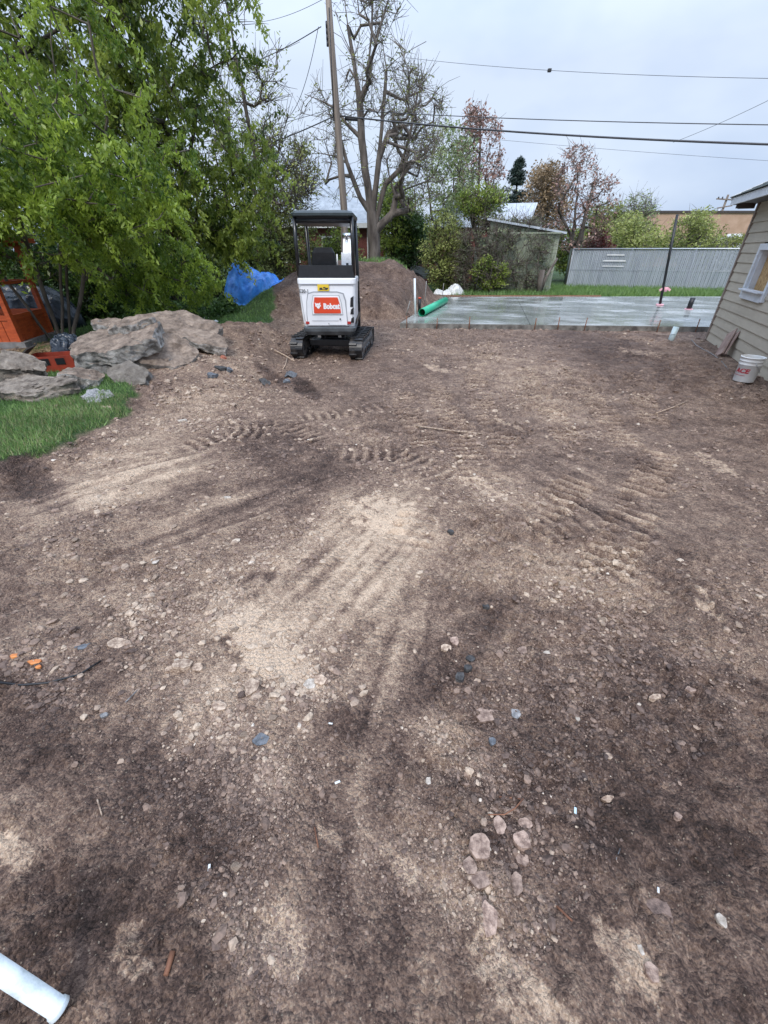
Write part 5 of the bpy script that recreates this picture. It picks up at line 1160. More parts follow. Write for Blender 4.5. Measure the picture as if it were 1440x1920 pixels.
# ------------------------------------------------------------------ blue tarp, plastic sheets
def crumple(name, label, cat, c, w_, d_, hfun, mt, seed, n=64, fold=.07, edge=None, parent=None):
    u = np.linspace(-1, 1, n); U, Vv = np.meshgrid(u, u)
    rr = np.maximum(np.abs(U), np.abs(Vv)); ph = np.arctan2(Vv, U); k_ = np.hypot(U, Vv) / (rr + 1e-9)
    X = U / np.maximum(1, k_) ; Y_ = Vv / np.maximum(1, k_)
    rad = np.hypot(X, Y_)
    wob = 1 + .06 * np.sin(3 * ph + seed) + .03 * np.sin(5 * ph + seed * 2)
    X = X * wob; Y_ = Y_ * wob
    h = hfun(X, Y_, rad)
    a1 = np.abs(fbm(X * 3.1 + seed, Y_ * 3.1, 3, 2) - .5) * 2; a2 = np.abs(fbm(X * 7 + seed, Y_ * 7, 3, 5) - .5) * 2
    radial = np.abs(np.sin(ph * 6.5 + 3 * fbm(X * 2, Y_ * 2, 2, 1))) ** .7
    h = h + fold * ((1 - a1) * 1.3 + (1 - a2) * .5 + radial * sstep(.15, .7, rad) * .5 - 1.0) * sstep(1.0, .75, rad) 
    h = np.maximum(h, .01 + .02 * a2)
    V = np.stack([X * w_ / 2, Y_ * d_ / 2, h], -1).reshape(-1, 3)
    V[:, 0] += (a2.ravel() - .3) * fold * .7; V[:, 1] += (a1.ravel() - .3) * fold * .7
    gl = gz(V[:, 0] + c[0], V[:, 1] + c[1]) - c[2]; V[:, 2] += np.maximum(gl, -.2)
    idx = np.arange(n * n).reshape(n, n); F = np.stack([idx[:-1, :-1], idx[:-1, 1:], idx[1:, 1:], idx[1:, :-1]], -1).reshape(-1, 4)
    o = np_mesh(name, V, F, mt, smooth=True); o.location = c; tag(o, label, cat)
    md = o.modifiers.new('thickness', 'SOLIDIFY'); md.thickness = .004
    return o
M['tarp_blue'] = mat('tarp_blue', (.03, .18, .62), (.08, .34, .90), 5, .38, bump=.012, bscale=14, spec=.6)
M['plastic_white'] = mat('plastic_white', (.48, .48, .46), (.72, .72, .70), 6, .3, bump=.02, bscale=10)
M['plastic_dark'] = mat('plastic_dark', (.012, .016, .024), (.04, .05, .065), 6, .25, bump=.02, bscale=10)
tp = G(473, 575); tp.z = GZ(tp.x, tp.y); tp += Vector((0, .6, 0))
crumple('tarp', 'crumpled bright blue tarp over a heap at the edge of the lawn', 'tarp', tp, 2.25, 1.5, lambda X, Y_, r_: .80 * np.exp(-((X + .42) ** 2 + (Y_ - .1) ** 2) / .28) + .62 * np.clip(1 - ((X + .1) / .95) ** 2 - (Y_ / .95) ** 2, 0, 1) ** .55 + .12 * (1 - r_), M['tarp_blue'], 2.0, fold=.05, n=80)
wp = G(845, 553, .02); wp.z = GZ(wp.x, wp.y); wp += Vector((0, .35, 0))
crumple('plastic_sheet', 'crumpled white plastic sheeting at the foot of the soil heap behind the slab', 'plastic sheet', wp, 1.5, .9, lambda X, Y_, r_: .42 * np.clip(1 - r_ ** 2, 0, 1) ** .6 * (.6 + .4 * np.sin(X * 4)), M['plastic_white'], 4.0, fold=.09, n=56)
bp = G(135, 690); bp.z = GZ(bp.x, bp.y); bp += Vector((-.1, .25, 0))
crumple('plastic_sheet', 'dark blue-black plastic bag slumped between the red box and tree stems', 'plastic sheet', bp, .62, .6, lambda X, Y_, r_: .42 * np.clip(1 - r_ ** 2, 0, 1) ** .5, M['plastic_dark'], 6.0, fold=.09, n=40)
for px, py, s_, lab in ((387, 598, .22, 'white scrap of paper on the lawn below the retaining wall'), (405, 604, .12, 'smaller white scrap beside the white paper on the lawn')):
    p = OG(px, py); crumple('litter', lab, 'litter', p + Vector((0, 0, .03)), s_ * 1.3, s_, lambda X, Y_, r_: .06 * (1 - r_), M['plastic_white'], 3, fold=.02, n=12)

# ------------------------------------------------------------------ red playhouse and red box
M['red_wood'] = mat('red_wood', (.33, .05, .010), (.50, .09, .018), 4, .55, bump=.003, stretch=(1, 1, 5))
M['deck'] = mat('deck_grey', (.13, .125, .12), (.24, .23, .22), 8, .7)
M['roof_black'] = mat('roof_black', (.012, .013, .015), (.03, .032, .036), 9, .6)
c0 = G(45, 655); c1 = G(90, 639); PH = empty('playhouse', (c0.x, c0.y, 0), 'orange-red wooden playhouse frame with open sides at the left edge', 'playhouse')
dx_ = (c1 - c0); dx_.z = 0; L1 = 1.25; e1 = dx_.normalized(); e2 = Vector((-1, -.12, 0)).normalized(); W2 = 2.1
zg = GZ(c0.x, c0.y)
def pt(a_, b2, z_): return e1 * a_ + e2 * b2 + Vector((0, 0, z_ + zg))
def beam(a_, b2, r1, nm, par=PH, mt=M['red_wood']):
    a_ = Vector(a_); b2 = Vector(b2); d = b2 - a_; L_ = d.length; q = d.to_track_quat('Z', 'Y').to_matrix().to_4x4()
    mb = MB(); mb.box((0, 0, L_ / 2), (r1[0], r1[1], L_)); bmesh.ops.transform(mb.bm, matrix=Matrix.Translation(a_) @ q, verts=mb.bm.verts[:]); return mb.build(nm, mt, par)
mb = MB(); mb.prism([(-.15, -.15), (L1 + .15, -.15), (L1 + .15, W2 + .15), (-.15, W2 + .15)], .12, Matrix(((e1.x, e2.x, 0, 0), (e1.y, e2.y, 0, 0), (0, 0, 1, .10 + zg), (0, 0, 0, 1)))); mb.build('deck', M['deck'], PH)
for a_, b2 in ((0, 0), (L1, 0), (0, W2), (L1, W2)): beam(pt(a_, b2, .1), pt(a_, b2, 1.85), (.09, .09), 'corner_post')
def panel(p, q, z0, z1, nm):
    n_ = max(3, int((q - p).length / .14))
    for i in range(n_):
        a_ = p.lerp(q, (i + .04) / n_); b2 = p.lerp(q, (i + .96) / n_); t = .022 + .004 * (i % 2); w = (q - p).normalized().cross(Vector((0, 0, 1))) * t / 2
        m_ = MB(); vs_ = [m_.bm.verts.new(v) for v in (a_ + w + Vector((0, 0, z0)), b2 + w + Vector((0, 0, z0)), b2 + w + Vector((0, 0, z1)), a_ + w + Vector((0, 0, z1)), a_ - w + Vector((0, 0, z0)), b2 - w + Vector((0, 0, z0)), b2 - w + Vector((0, 0, z1)), a_ - w + Vector((0, 0, z1)))]
        for f in ((0, 1, 2, 3), (7, 6, 5, 4), (0, 4, 5, 1), (1, 5, 6, 2), (2, 6, 7, 3), (3, 7, 4, 0)): m_.bm.faces.new([vs_[k_] for k_ in f])
        m_.build(nm, M['red_wood'], PH)
for p, q in ((pt(.05, 0, 0), pt(L1 - .05, 0, 0)), (pt(0, .05, 0), pt(0, W2 - .05, 0)), (pt(L1, .05, 0), pt(L1, W2 - .05, 0))):
    panel(p, q, .10, .52, 'wall_plank')
    off_ = Vector((0, 0, 0)); beam(p + Vector((0, 0, .55)), q + Vector((0, 0, .55)), (.06, .09), 'sill_rail'); beam(p + Vector((0, 0, 1.15)), q + Vector((0, 0, 1.15)), (.05, .05), 'mid_rail'); beam(p + Vector((0, 0, 1.82)), q + Vector((0, 0, 1.82)), (.06, .09), 'top_rail')
mb = MB(); ap = pt(L1 / 2, W2 / 2, 2.55); cs = [pt(-.25, -.25, 1.88), pt(L1 + .25, -.25, 1.88), pt(L1 + .25, W2 + .25, 1.88), pt(-.25, W2 + .25, 1.88)]
for i in range(4): mb.quad(cs[i], cs[(i + 1) % 4], ap) if False else mb.bm.faces.new([mb.bm.verts.new(v) for v in (cs[i], cs[(i + 1) % 4], ap)])
mb.bm.faces.new([mb.bm.verts.new(v) for v in cs]); mb.build('roof', M['roof_black'], PH)
beam(cs[0], cs[1], (.05, .08), 'eave_board'); beam(cs[0], cs[3], (.05, .08), 'eave_board')
p = Vector((c0.x - .8, c0.y + 1.7, GZ(c0.x - .8, c0.y + 1.7)))
crumple('plastic_sheet', 'dark tarp-covered heap seen through the red playhouse', 'plastic sheet', p + Vector((-.8, .9, 0)), 2.6, 1.4, lambda X, Y_, r_: .95 * np.clip(1 - r_ ** 2, 0, 1) ** .5, M['plastic_dark'], 8.0, fold=.14, n=44)
# red box behind the layered boulder
rb = G(105, 700); zg2 = GZ(rb.x, rb.y); RB = empty('red_box', (rb.x, rb.y + .1, zg2 - .07), 'weathered red wooden box with open dark lid behind the layered boulder', 'box', rz=R(18))
M['red_dark'] = mat('red_dark', (.17, .022, .010), (.32, .04, .016), 5, .5)
def slat_box(w_, d_, h_, t=.02):
    MB().box((0, -d_ / 2, h_ / 2), (w_, t, h_)).build('front_board', M['red_dark'], RB)
    MB().box((0, d_ / 2, h_ / 2), (w_, t, h_)).build('back_board', M['red_dark'], RB)
    for s_ in (-1, 1): MB().box((s_ * (w_ / 2 - t / 2), 0, h_ / 2), (t, d_ - t * 1.1, h_)).build('side_board', M['red_dark'], RB)
    MB().box((0, 0, t), (w_ - .05, d_ - .05, t)).build('bottom_board', M['red_dark'], RB)
slat_box(.66, .4, .31)
for s_ in (-.08, .14): MB().box((s_, -.213, .23), (.13, .01, .10)).build('dark_cutout_panel', M['plastic_black'], RB)  # black panels paint the shade inside two cut-outs
MB().box((-.40, .0, .33), (.36, .42, .02), rot=(0, R(-38), 0)).build('lid', M['dark_trim'], RB)

# retaining wall blocks
M['block'] = mat('block_grey', (.15, .14, .12), (.28, .26, .23), 10, .85, bump=.006)
w0, w1 = G(275, 577), G(425, 556); RW = empty('retaining_wall', (w0.x, w0.y, 0), 'low retaining wall of weathered grey blocks half hidden under the hedge', 'wall')
dd = (w1 - w0); nB = 9
for row in range(2):
    for i in range(nB):
        f = (i + .5 * (row % 2)) / nB; p = w0 + dd * f - Vector((w0.x, w0.y, 0)); 
        o = MB().box((0, 0, 0), (dd.length / nB - .02, .22, .19), bev=.02).build('block', M['block'], RW); o.location = (p.x, p.y + .06 * row, .16 + row * .2); o.rotation_euler = (0, 0, math.atan2(dd.y, dd.x) + rnd.uniform(-.04, .04))

# ------------------------------------------------------------------ things on and round the slab
M['green_pvc'] = mat('green_pvc', (.02, .36, .19), (.04, .45, .25), 4, .35)
M['pvc_white'] = mat('pvc_white', (.60, .65, .66), (.74, .77, .78), 5, .4)
M['pvc_blue'] = mat('pvc_blue', (.42, .54, .57), (.56, .66, .68), 5, .45)
M['rebar'] = mat('rebar', (.16, .15, .14), (.32, .31, .29), 20, .6)
M['rust'] = mat('rust', (.11, .045, .025), (.26, .115, .06), 20, .8)
M['pink'] = mat('pink_tape', (.75, .35, .40), (.8, .45, .5), 8, .6)
def pipe_open(name, mt, a_, b2, r1, wall=.008, n=20, parent=None, bell=None):
    a_ = Vector(a_); b2 = Vector(b2); mb = MB(); prof_o = [a_, b2]
    d = (b2 - a_).normalized(); q = d.to_track_quat('Z', 'Y').to_matrix().to_4x4(); L_ = (b2 - a_).length
    pr = [(r1 - wall, 0.0), (r1, 0.0), (r1, L_), (r1 - wall, L_), (r1 - wall, 0.0)]
    if bell: pr = [(r1 - wall, 0.0), (r1, 0.0), (r1, L_ - bell[1]), (r1 + bell[0], L_ - bell[1] * .8), (r1 + bell[0], L_ - .01), (r1 + bell[0] * 1.5, L_), (r1 + bell[0] * .9, L_ + .002), (r1 - wall, L_ - bell[1]), (r1 - wall, 0)]
    mb.lathe(pr, n=n); bmesh.ops.transform(mb.bm, matrix=Matrix.Translation(a_) @ q, verts=mb.bm.verts[:]); return mb.build(name, mt, parent)
p0, p1 = G(791, 586, SLAB_Z + .11), G(835, 563, SLAB_Z + .11)
tag(pipe_open('drain_pipe', M['green_pvc'], p0, p1, .105, .006), 'bright green plastic drain pipe lying on the left edge of the slab', 'pipe')
b0 = G(779, 590, .1); t0 = A(777.5, 522, b0.y)
tag(pipe_open('conduit', M['pvc_white'], (b0.x, b0.y, -.05), t0, .032, .004, 12), 'tall upright white conduit near the left corner of the slab', 'pipe')
b0 = G(786, 585, SLAB_Z); t0 = A(786, 560, b0.y); o = empty('stub_pipe', b0, 'short black pipe stub with orange cap beside the green pipe', 'pipe')
MB().tube([(0, 0, -.02), (0, 0, t0.z - b0.z)], .045, 12).build('pipe_body', M['plastic_black'], o); MB().tube([(0, 0, t0.z - b0.z), (0, 0, t0.z - b0.z + .04)], .048, 12).build('cap', M['logo_red'], o)
for (x0_, y0_, x1_, y1_, r1, lab) in ((760, 592, 769, 564, .018, 'leaning grey stake at the foot of the soil heap left of the slab'), (796, 572, 799.5, 527, .014, 'thin steel rod standing in the soil heap right of the white conduit'), (829, 558, 832, 531, .014, 'thin steel rod beside the white plastic sheeting')):
    g = OG(x0_, y0_) ; t0 = A(x1_, y1_, g.y); tag(MB().tube([g - Vector((0, 0, .1)), t0], r1, 7).build('steel_rod', M['rebar']), lab, 'rod')
# black pole on the slab
pb0 = G(1237, 572, SLAB_Z); pt0 = A(1270, 402, pb0.y); o = empty('black_pole', pb0, 'tall slim black pole rising from the slab with pink tape at its foot', 'pole')
MB().tube([(0, 0, 0), pt0 - pb0], [.045, .04], 12).build('shaft', M['plastic_black'], o)
MB().tube([(0, 0, 0), (0, 0, .035)], [.13, .12], 16).build('base_flange', M['pink'], o)
MB().tube([(.02, 0, .42), (.04, 0, .56)], .062, 12).build('tape_wrap', M['pink'], o)
for s_ in (-1, 1): MB().box((s_ * .12, -.02, .50), (.16, .012, .07), rot=(0, s_ * .5, 0)).build('tape_tail', M['pink'], o)
b0 = G(1291, 580, SLAB_Z); o = empty('stub_pipe', b0, 'thick short black pipe stub standing in the slab right of the pole', 'pipe')
MB().tube([(0, 0, 0), (.015, 0, .34)], .075, 14).build('pipe_body', M['plastic_black'], o); MB().tube([(0, 0, 0), (0, 0, .02)], .12, 14).build('base_flange', M['pink'], o)
# form pins along the front edge
for kpin, px in enumerate((763, 819, 880, 1003, 1047, 1097, 1235, 1308)):
    q = G(px, 612, 0); yy = FL.y + (FR.y - FL.y) * (q.x - FL.x) / (FR.x - FL.x) - .07; z_ = GZ(q.x, yy)
    o = MB().tube([(0, 0, -.1), (rnd.uniform(-.02, .02), 0, .28 + rnd.uniform(-.02, .04))], .012, 6).build('form_pin', M['rust'], loc=(q.x * yy / q.y, yy, z_)); tag(o, ('first', 'second', 'third', 'fourth', 'fifth', 'sixth', 'seventh', 'eighth')[kpin] + ' rusty form pin from the left along the front edge of the slab', 'pin', 'form pins along the slab edge')
# pvc cleanout pipe in the dirt
b0 = OG(1257, 638); t0 = A(1262, 613, b0.y); o = empty('cleanout_pipe', b0, 'pale blue-grey plastic pipe stub poking from the dirt in front of the slab', 'pipe')
pipe_open('pipe_body', M['pvc_blue'], (0, 0, -.1), (.03, .0, t0.z - b0.z), .062, .006, 18, o); MB().tube([(-.066, -.02, .14), (0, -.075, .15), (.075, -.02, .17)], .008, 6).build('strap', M['pvc_white'], o)
# boards leaning on the house
M['board_brown'] = mat('board_brown', (.22, .14, .115), (.38, .27, .22), 7, .75, bump=.004, stretch=(1, 9, 1))
for i, (lab, dxx) in enumerate((('ribbed brown deck board leaning on the house wall, in front', 0), ('second brown board leaning on the house wall, behind the front one', .055))):
    u_, _ = wall_uv(1392, 640)
    foot = OG(1346, 667) - nrm * dxx; uu_, zz_ = wall_uv(1383, 622); top = hc + hd * (uu_ + dxx * 2) + nrm * (.085 - dxx * .6) + Vector((0, 0, zz_ - dxx * .3))
    d = top - foot; q = d.to_track_quat('Z', 'X').to_matrix().to_4x4(); o = empty('leaning_board', foot, lab, 'board')
    x_ax = hd; y_ax = d.normalized(); z_ax = x_ax.cross(y_ax).normalized(); x_ax = y_ax.cross(z_ax)
    Rm = Matrix(((x_ax.x, z_ax.x, y_ax.x, 0), (x_ax.y, z_ax.y, y_ax.y, 0), (x_ax.z, z_ax.z, y_ax.z, 0), (0, 0, 0, 1)))
    h = MB().box((0, 0, d.length / 2), (.26, .022, d.length), bev=.003).build('plank', M['board_brown'], o); h.matrix_local = Rm
    if i == 0:
        for k_ in range(9):
            for s_ in (-1,):
                r2_ = MB().box((-.112 + k_ * .028, s_ * .0145, d.length / 2), (.014, .006, d.length - .01)).build('rib', M['board_brown'], o); r2_.matrix_local = Rm
# bucket
bk = OG(1392, 716); BK = empty('bucket', bk, 'white plastic five-gallon pail with red ACE lettering beside the house', 'bucket')
M['ace_red'] = mat('ace_red', (.36, .015, .03), (.42, .02, .035), 4, .5)
M['pail'] = mat('pail_white', (.62, .61, .58), (.76, .76, .74), 5, .4, bump=.001)
mb = MB(); mb.lathe([(0, .008), (.128, .006), (.132, .0), (.136, .01), (.146, .25), (.153, .255), (.148, .262), (.149, .30), (.157, .305), (.152, .312), (.153, .35), (.160, .352), (.160, .366), (.148, .368), (.146, .35), (.130, .02), (0, .02)], n=40); mb.build('pail', M['pail'], BK)
hp = [(.155 * math.cos(q), .155 * math.sin(q), .30 - .17 * math.sin((q - R(250)) / R(180) * math.pi)) for q in [R(250 + 180 * i / 14) for i in range(15)]]
MB().tube(hp, .0035, 6).build('bail_handle', M['galv'], BK)
cu = text_mesh('lettering', 'ACE', .088, M['ace_red'], BK, Matrix(), bold=.004, shear=.12, sx=1.15, extrude=.0)
face = math.atan2(-bk.y, -bk.x) - R(28)
for v in cu.data.vertices:                    # wrap the lettering round the pail
    x, y_ = v.co.x, v.co.y; zc = .165 + y_; rr = .136 + .010 * zc / .25 + .0022 + .0015 * (v.co.z > 0); q = face + x / rr; v.co = Vector((rr * math.cos(q), rr * math.sin(q), zc))
mb = MB()
for i in range(10):
    q0, q1 = face - .75 + i * .12, face - .75 + (i + 1) * .12; r0_ = .1425
    mb.quad((r0_ * math.cos(q0), r0_ * math.sin(q0), .098), (r0_ * math.cos(q1), r0_ * math.sin(q1), .098), (r0_ * math.cos(q1), r0_ * math.sin(q1), .104), (r0_ * math.cos(q0), r0_ * math.sin(q0), .104))
mb.build('underline', M['ace_red'], BK)
# string
pts = [OG(*q) + Vector((0, 0, .012)) for q in ((1296, 638), (1305, 648), (1318, 656), (1332, 663), (1345, 672))]
tag(MB().tube(pts, .007, 6).build('cord', M['stone_grey']), 'muddy white cord lying on the dirt beside the leaning boards', 'cord')
pts = [OG(*q) + Vector((0, 0, .012)) for q in ((1352, 678), (1362, 690), (1374, 704))]
tag(MB().tube(pts, .006, 6).build('cord', M['stone_grey']), 'short end of white cord between the leaning boards and the pail', 'cord')
# sticks
def stick(pp, r1, mt, lab, cat='stick', lift=.012, name='stick'):
    pts = [OG(*q) + Vector((0, 0, lift)) for q in pp]; o = MB().tube(pts, [r1 * (1 - .4 * i / len(pts)) for i in range(len(pts))], 6).build(name, mt); tag(o, lab, cat); return o
stick([(1228, 779), (1262, 765), (1290, 753)], .008, M['stone_tan'], 'long straw-coloured stick on the dirt left of the pail')
stick([(515, 658), (535, 668), (552, 678)], .016, M['stone_tan'], 'pale forked root lying beside the left track')
stick([(539, 672), (536, 684), (531, 693)], .012, M['stone_tan'], 'short pale root branch below the forked root')
stick([(0, 1281), (40, 1286), (90, 1282), (150, 1266), (190, 1240)], .006, M['plastic_black'], 'black cable half buried in the dirt at the left edge', 'cable', .006, 'cable')
stick([(183, 1500), (192, 1530)], .003, M['stone_tan'], 'curled straw on the dark soil at lower left', 'straw', .004, 'straw')
stick([(935, 1496), (975, 1500)], .003, M['rust'], 'upper reddish twig near the pale clods', 'twig', .01, 'twig')
stick([(980, 1500), (965, 1518), (945, 1530), (915, 1530)], .003, M['rust'], 'curved reddish twig just above the pale clods', 'twig', .012, 'twig')
stick([(788, 1540), (789, 1566)], .003, M['stone_brown'], 'thin upright-lying brown twig in the lower middle', 'twig', .004, 'twig')
stick([(1162, 1592), (1155, 1612)], .002, M['stone_grey'], 'thin grey wire scrap at lower right', 'wire scrap', .004, 'wire_scrap')
stick([(236, 1318), (258, 1295)], .003, M['stone_grey'], 'grey twig on the dark soil below the cable', 'twig', .004, 'twig')
stick([(655, 1255), (664, 1238)], .003, M['stone_tan'], 'straw stem at the lower end of the tan streak', 'straw', .004, 'straw')
stick([(325, 1785), (312, 1830)], .009, M['rust'], 'splinter of dark red wood at the bottom left', 'wood splinter', .006, 'wood_splinter')
stick([(780, 800), (850, 812), (905, 815)], .010, M['stone_tan'], 'pale length of root in the track marks', 'stick', .01)
stick([(1043, 1700), (1072, 1728)], .004, M['rust'], 'small curved red bark strip at lower right', 'bark', .006, 'bark_strip')
stick([(590, 1552), (597, 1590)], .003, M['rust'], 'thin red-brown twig beside the cracked pale clod', 'twig', .004, 'twig')
# big white pipe at the bottom left corner
M['pipe_white'] = mat('pipe_white', (.40, .45, .45), (.66, .71, .71), 16, .4, bump=.0008, bscale=120, lo=.3, hi=.55)
a_, b2 = G(-80, 1768, .30), G(112, 1893, .035)
o = pipe_open('white_pipe', M['pipe_white'], a_, b2, .0225, .003, 32, bell=(.003, .014)); tag(o, 'white plastic pipe with flared end entering at the bottom left corner', 'pipe')

# ------------------------------------------------------------------ stones: named ones, look-alikes, then gravel
NAMED = [((985, 1221), (.085, .062, .016), 'stone_pink', 'flat pinkish stone right of the tan streak'), ((916, 1340), (.105, .075, .016), 'stone_pink', 'widest flat pink-tan stone in the lower middle'), ((968, 1338), (.05, .045, .012), 'stone_grey', 'flat grey stone beside the widest pink-tan stone'),
    ((852, 1204), (.04, .05, .028), 'stone_pink', 'pink upright stone above the black lumps'), ((836, 1216), (.06, .04, .016), 'stone_tan', 'flat tan stone left of the pink upright stone'), ((881, 1236), (.042, .034, .028), 'asphalt', 'upper of three shiny black lumps'), ((878, 1256), (.045, .04, .03), 'asphalt', 'middle of three shiny black lumps'), ((862, 1270), (.05, .045, .03), 'asphalt', 'lowest of three shiny black lumps'),
    ((912, 1139), (.045, .028, .02), 'asphalt', 'single black stone above the tan and dark border'), ((1026, 1225), (.04, .02, .008), 'stone_white', 'bright white flat chip right of the pinkish stone'), ((915, 1720), (.052, .078, .034), 'stone_pink', 'pale pink block-shaped stone near the bottom middle'), ((970, 1660), (.042, .06, .028), 'stone_pink', 'oblong pink stone between the pale clods and the block-shaped stone'),
    ((1220, 1828), (.038, .045, .02), 'stone_pink', 'round pink stone beside the pale patch at lower right'), ((1349, 1724), (.034, .034, .012), 'stone_white', 'cream flat stone at the lower right'), ((1235, 1705), (.065, .075, .016), 'stone_brown', 'flat reddish-brown shard at the lower right'), ((1201, 1782), (.016, .026, .008), 'stone_white', 'tiny white chip on the pale patch'),
    ((222, 1208), (.105, .07, .032), 'stone_tan', 'large pale knobbly stone at the left edge of the tan area'), ((343, 1250), (.085, .065, .04), 'stone_tan', 'biggest stone in the row of pale stones at the foot of the tan area'), ((372, 1253), (.06, .045, .03), 'stone_tan', 'second stone of the pale row, just right of the biggest'), ((318, 1256), (.035, .034, .024), 'stone_tan', 'round pale stone left of the biggest stone in the row'),
    ((333, 1240), (.035, .022, .016), 'stone_white', 'small white stone above the biggest stone of the row'), ((438, 1256), (.038, .052, .028), 'stone_tan', 'upright tan stone under the dark hollow'), ((472, 1290), (.065, .08, .04), 'stone_tan', 'tall pale stone at the lower tip of the tan area'), ((580, 1285), (.06, .05, .03), 'stone_white', 'whitish stone at the lower rim of the tan area'), ((602, 1276), (.06, .052, .03), 'stone_tan', 'tan stone just right of the whitish stone'),
    ((412, 1325), (.06, .045, .02), 'stone_tan', 'loose tan lump below the pale row'), ((197, 1342), (.032, .022, .018), 'stone_grey', 'small grey stone alone on the dark soil at left'), ((152, 1213), (.075, .045, .012), 'slate', 'flat blue-grey slate piece at left'), ((488, 1388), (.06, .048, .014), 'slate', 'blue-grey slate piece on the dark soil in the middle'), ((924, 1391), (.028, .03, .018), 'slate', 'dark rounded pebble below the widest pink-tan stone'),
    ((66, 1242), (.05, .03, .01), 'orange', 'orange bark scrap, largest of the orange pieces at left'), ((28, 1230), (.04, .025, .01), 'orange', 'orange bark scrap, leftmost of the orange pieces'), ((72, 1250), (.03, .018, .01), 'orange', 'small orange bark scrap beside the largest one'), ((895, 1590), (.075, .07, .026), 'stone_pink', 'largest pale clod of the broken cluster at lower middle'), ((935, 1550), (.05, .06, .02), 'stone_pink', 'upper pale clod of the broken cluster'), ((978, 1575), (.055, .055, .024), 'stone_pink', 'right-hand pale clod of the broken cluster'), ((880, 1625), (.045, .055, .02), 'stone_pink', 'left-hand pale clod of the broken cluster'), ((978, 1612), (.045, .045, .02), 'stone_pink', 'lower right pale clod of the broken cluster'), ((985, 1545), (.045, .035, .018), 'stone_pink', 'small pale clod at the top right of the broken cluster'), ((900, 1650), (.06, .04, .016), 'stone_pink', 'lowest pale clod of the broken cluster'),
    ((802, 1465), (.022, .026, .016), 'stone_white', 'small white-pink stone alone in the lower middle'), ((1082, 1348), (.022, .02, .012), 'stone_white', 'white pebble right of the grey flat stone'), ((1140, 1500), (.04, .024, .016), 'stone_tan', 'tan oval stone above the blue scrap'), ((1140, 1420), (.03, .024, .016), 'stone_tan', 'pale stone halfway down the right-hand slope of gravel'), ((1295, 1294), (.045, .03, .018), 'stone_pink', 'pink stone at the right side of the dark gravel'), ((1228, 1309), (.055, .026, .018), 'stone_tan', 'long tan stone in the dark gravel at right'), ((1215, 1280), (.035, .026, .016), 'stone_pink', 'small pink stone just above the long tan stone'), ((1375, 1205), (.04, .028, .018), 'stone_pink', 'pale stone near the right edge'), ((1270, 1532), (.03, .024, .018), 'stone_pink', 'pinkish pebble at the right below mid height'), ((290, 1053), (.05, .06, .008), 'stone_white', 'white paint flake shaped like a hook on the dirt at left'), ((140, 1048), (.05, .04, .03), 'stone_tan', 'tan lump in the stony patch at left'), ((105, 762), (.05, .05, .03), 'stone_tan', 'pale stone on the grass by the layered boulder'), ((343, 792), (.11, .09, .05), 'stone_white', 'brightest whitish rock in the dirt spill'), ((845, 999), (.05, .04, .03), 'asphalt', 'small dark stone above the pale smooth patch'), ((579, 978), (.06, .05, .03), 'stone_tan', 'tan stone in the middle of the smooth streaks'), ((426, 934), (.06, .03, .02), 'stone_white', 'small whitish stone by the dark groove')]
M['orange'] = mat('orange_bark', (.42, .12, .03), (.70, .28, .08), 20, .6)
for i, (pp, d, mt, lab) in enumerate(NAMED):
    p = OG(*pp); rz = rnd.uniform(0, 3.14) if d[0] < d[1] * 1.15 and d[1] < d[0] * 1.15 else rnd.uniform(-.25, .25)
    chunk('stone', lab, p + Vector((0, 0, d[2] * .08)), tuple(v * 1.0 for v in d), (rnd.uniform(-.15, .15), rnd.uniform(-.15, .15), rz), M[mt], 100 + i, amp=min(d[:2]) * .14, harm=.38, cat='bark' if mt == 'orange' else 'stone', n=5, pw=2.6 + rnd.random() * 2)
scraps = [((1078, 1521), .013, 'pvc_blue', 'pale blue plastic scrap at the lower right'), ((393, 1628), .011, 'plastic_white', 'white splinter on the dark soil lower left of centre'), ((633, 1468), .012, 'plastic_white', 'white chip below the row of small pale stones'), ((620, 1358), .010, 'plastic_white', 'small white chip on the dark soil below the tan tip'), ((1233, 1670), .009, 'plastic_white', 'white chip beside the reddish-brown shard')]
for pp, s_, mt, lab in scraps:
    p = OG(*pp); o = MB().box((0, 0, 0), (s_ * 1.8, s_ * .7, .003), bev=.001).build('scrap', M[mt], loc=p + Vector((0, 0, .006))); o.rotation_euler = (.1, .1, rnd.uniform(0, 3)); tag(o, lab, 'scrap')

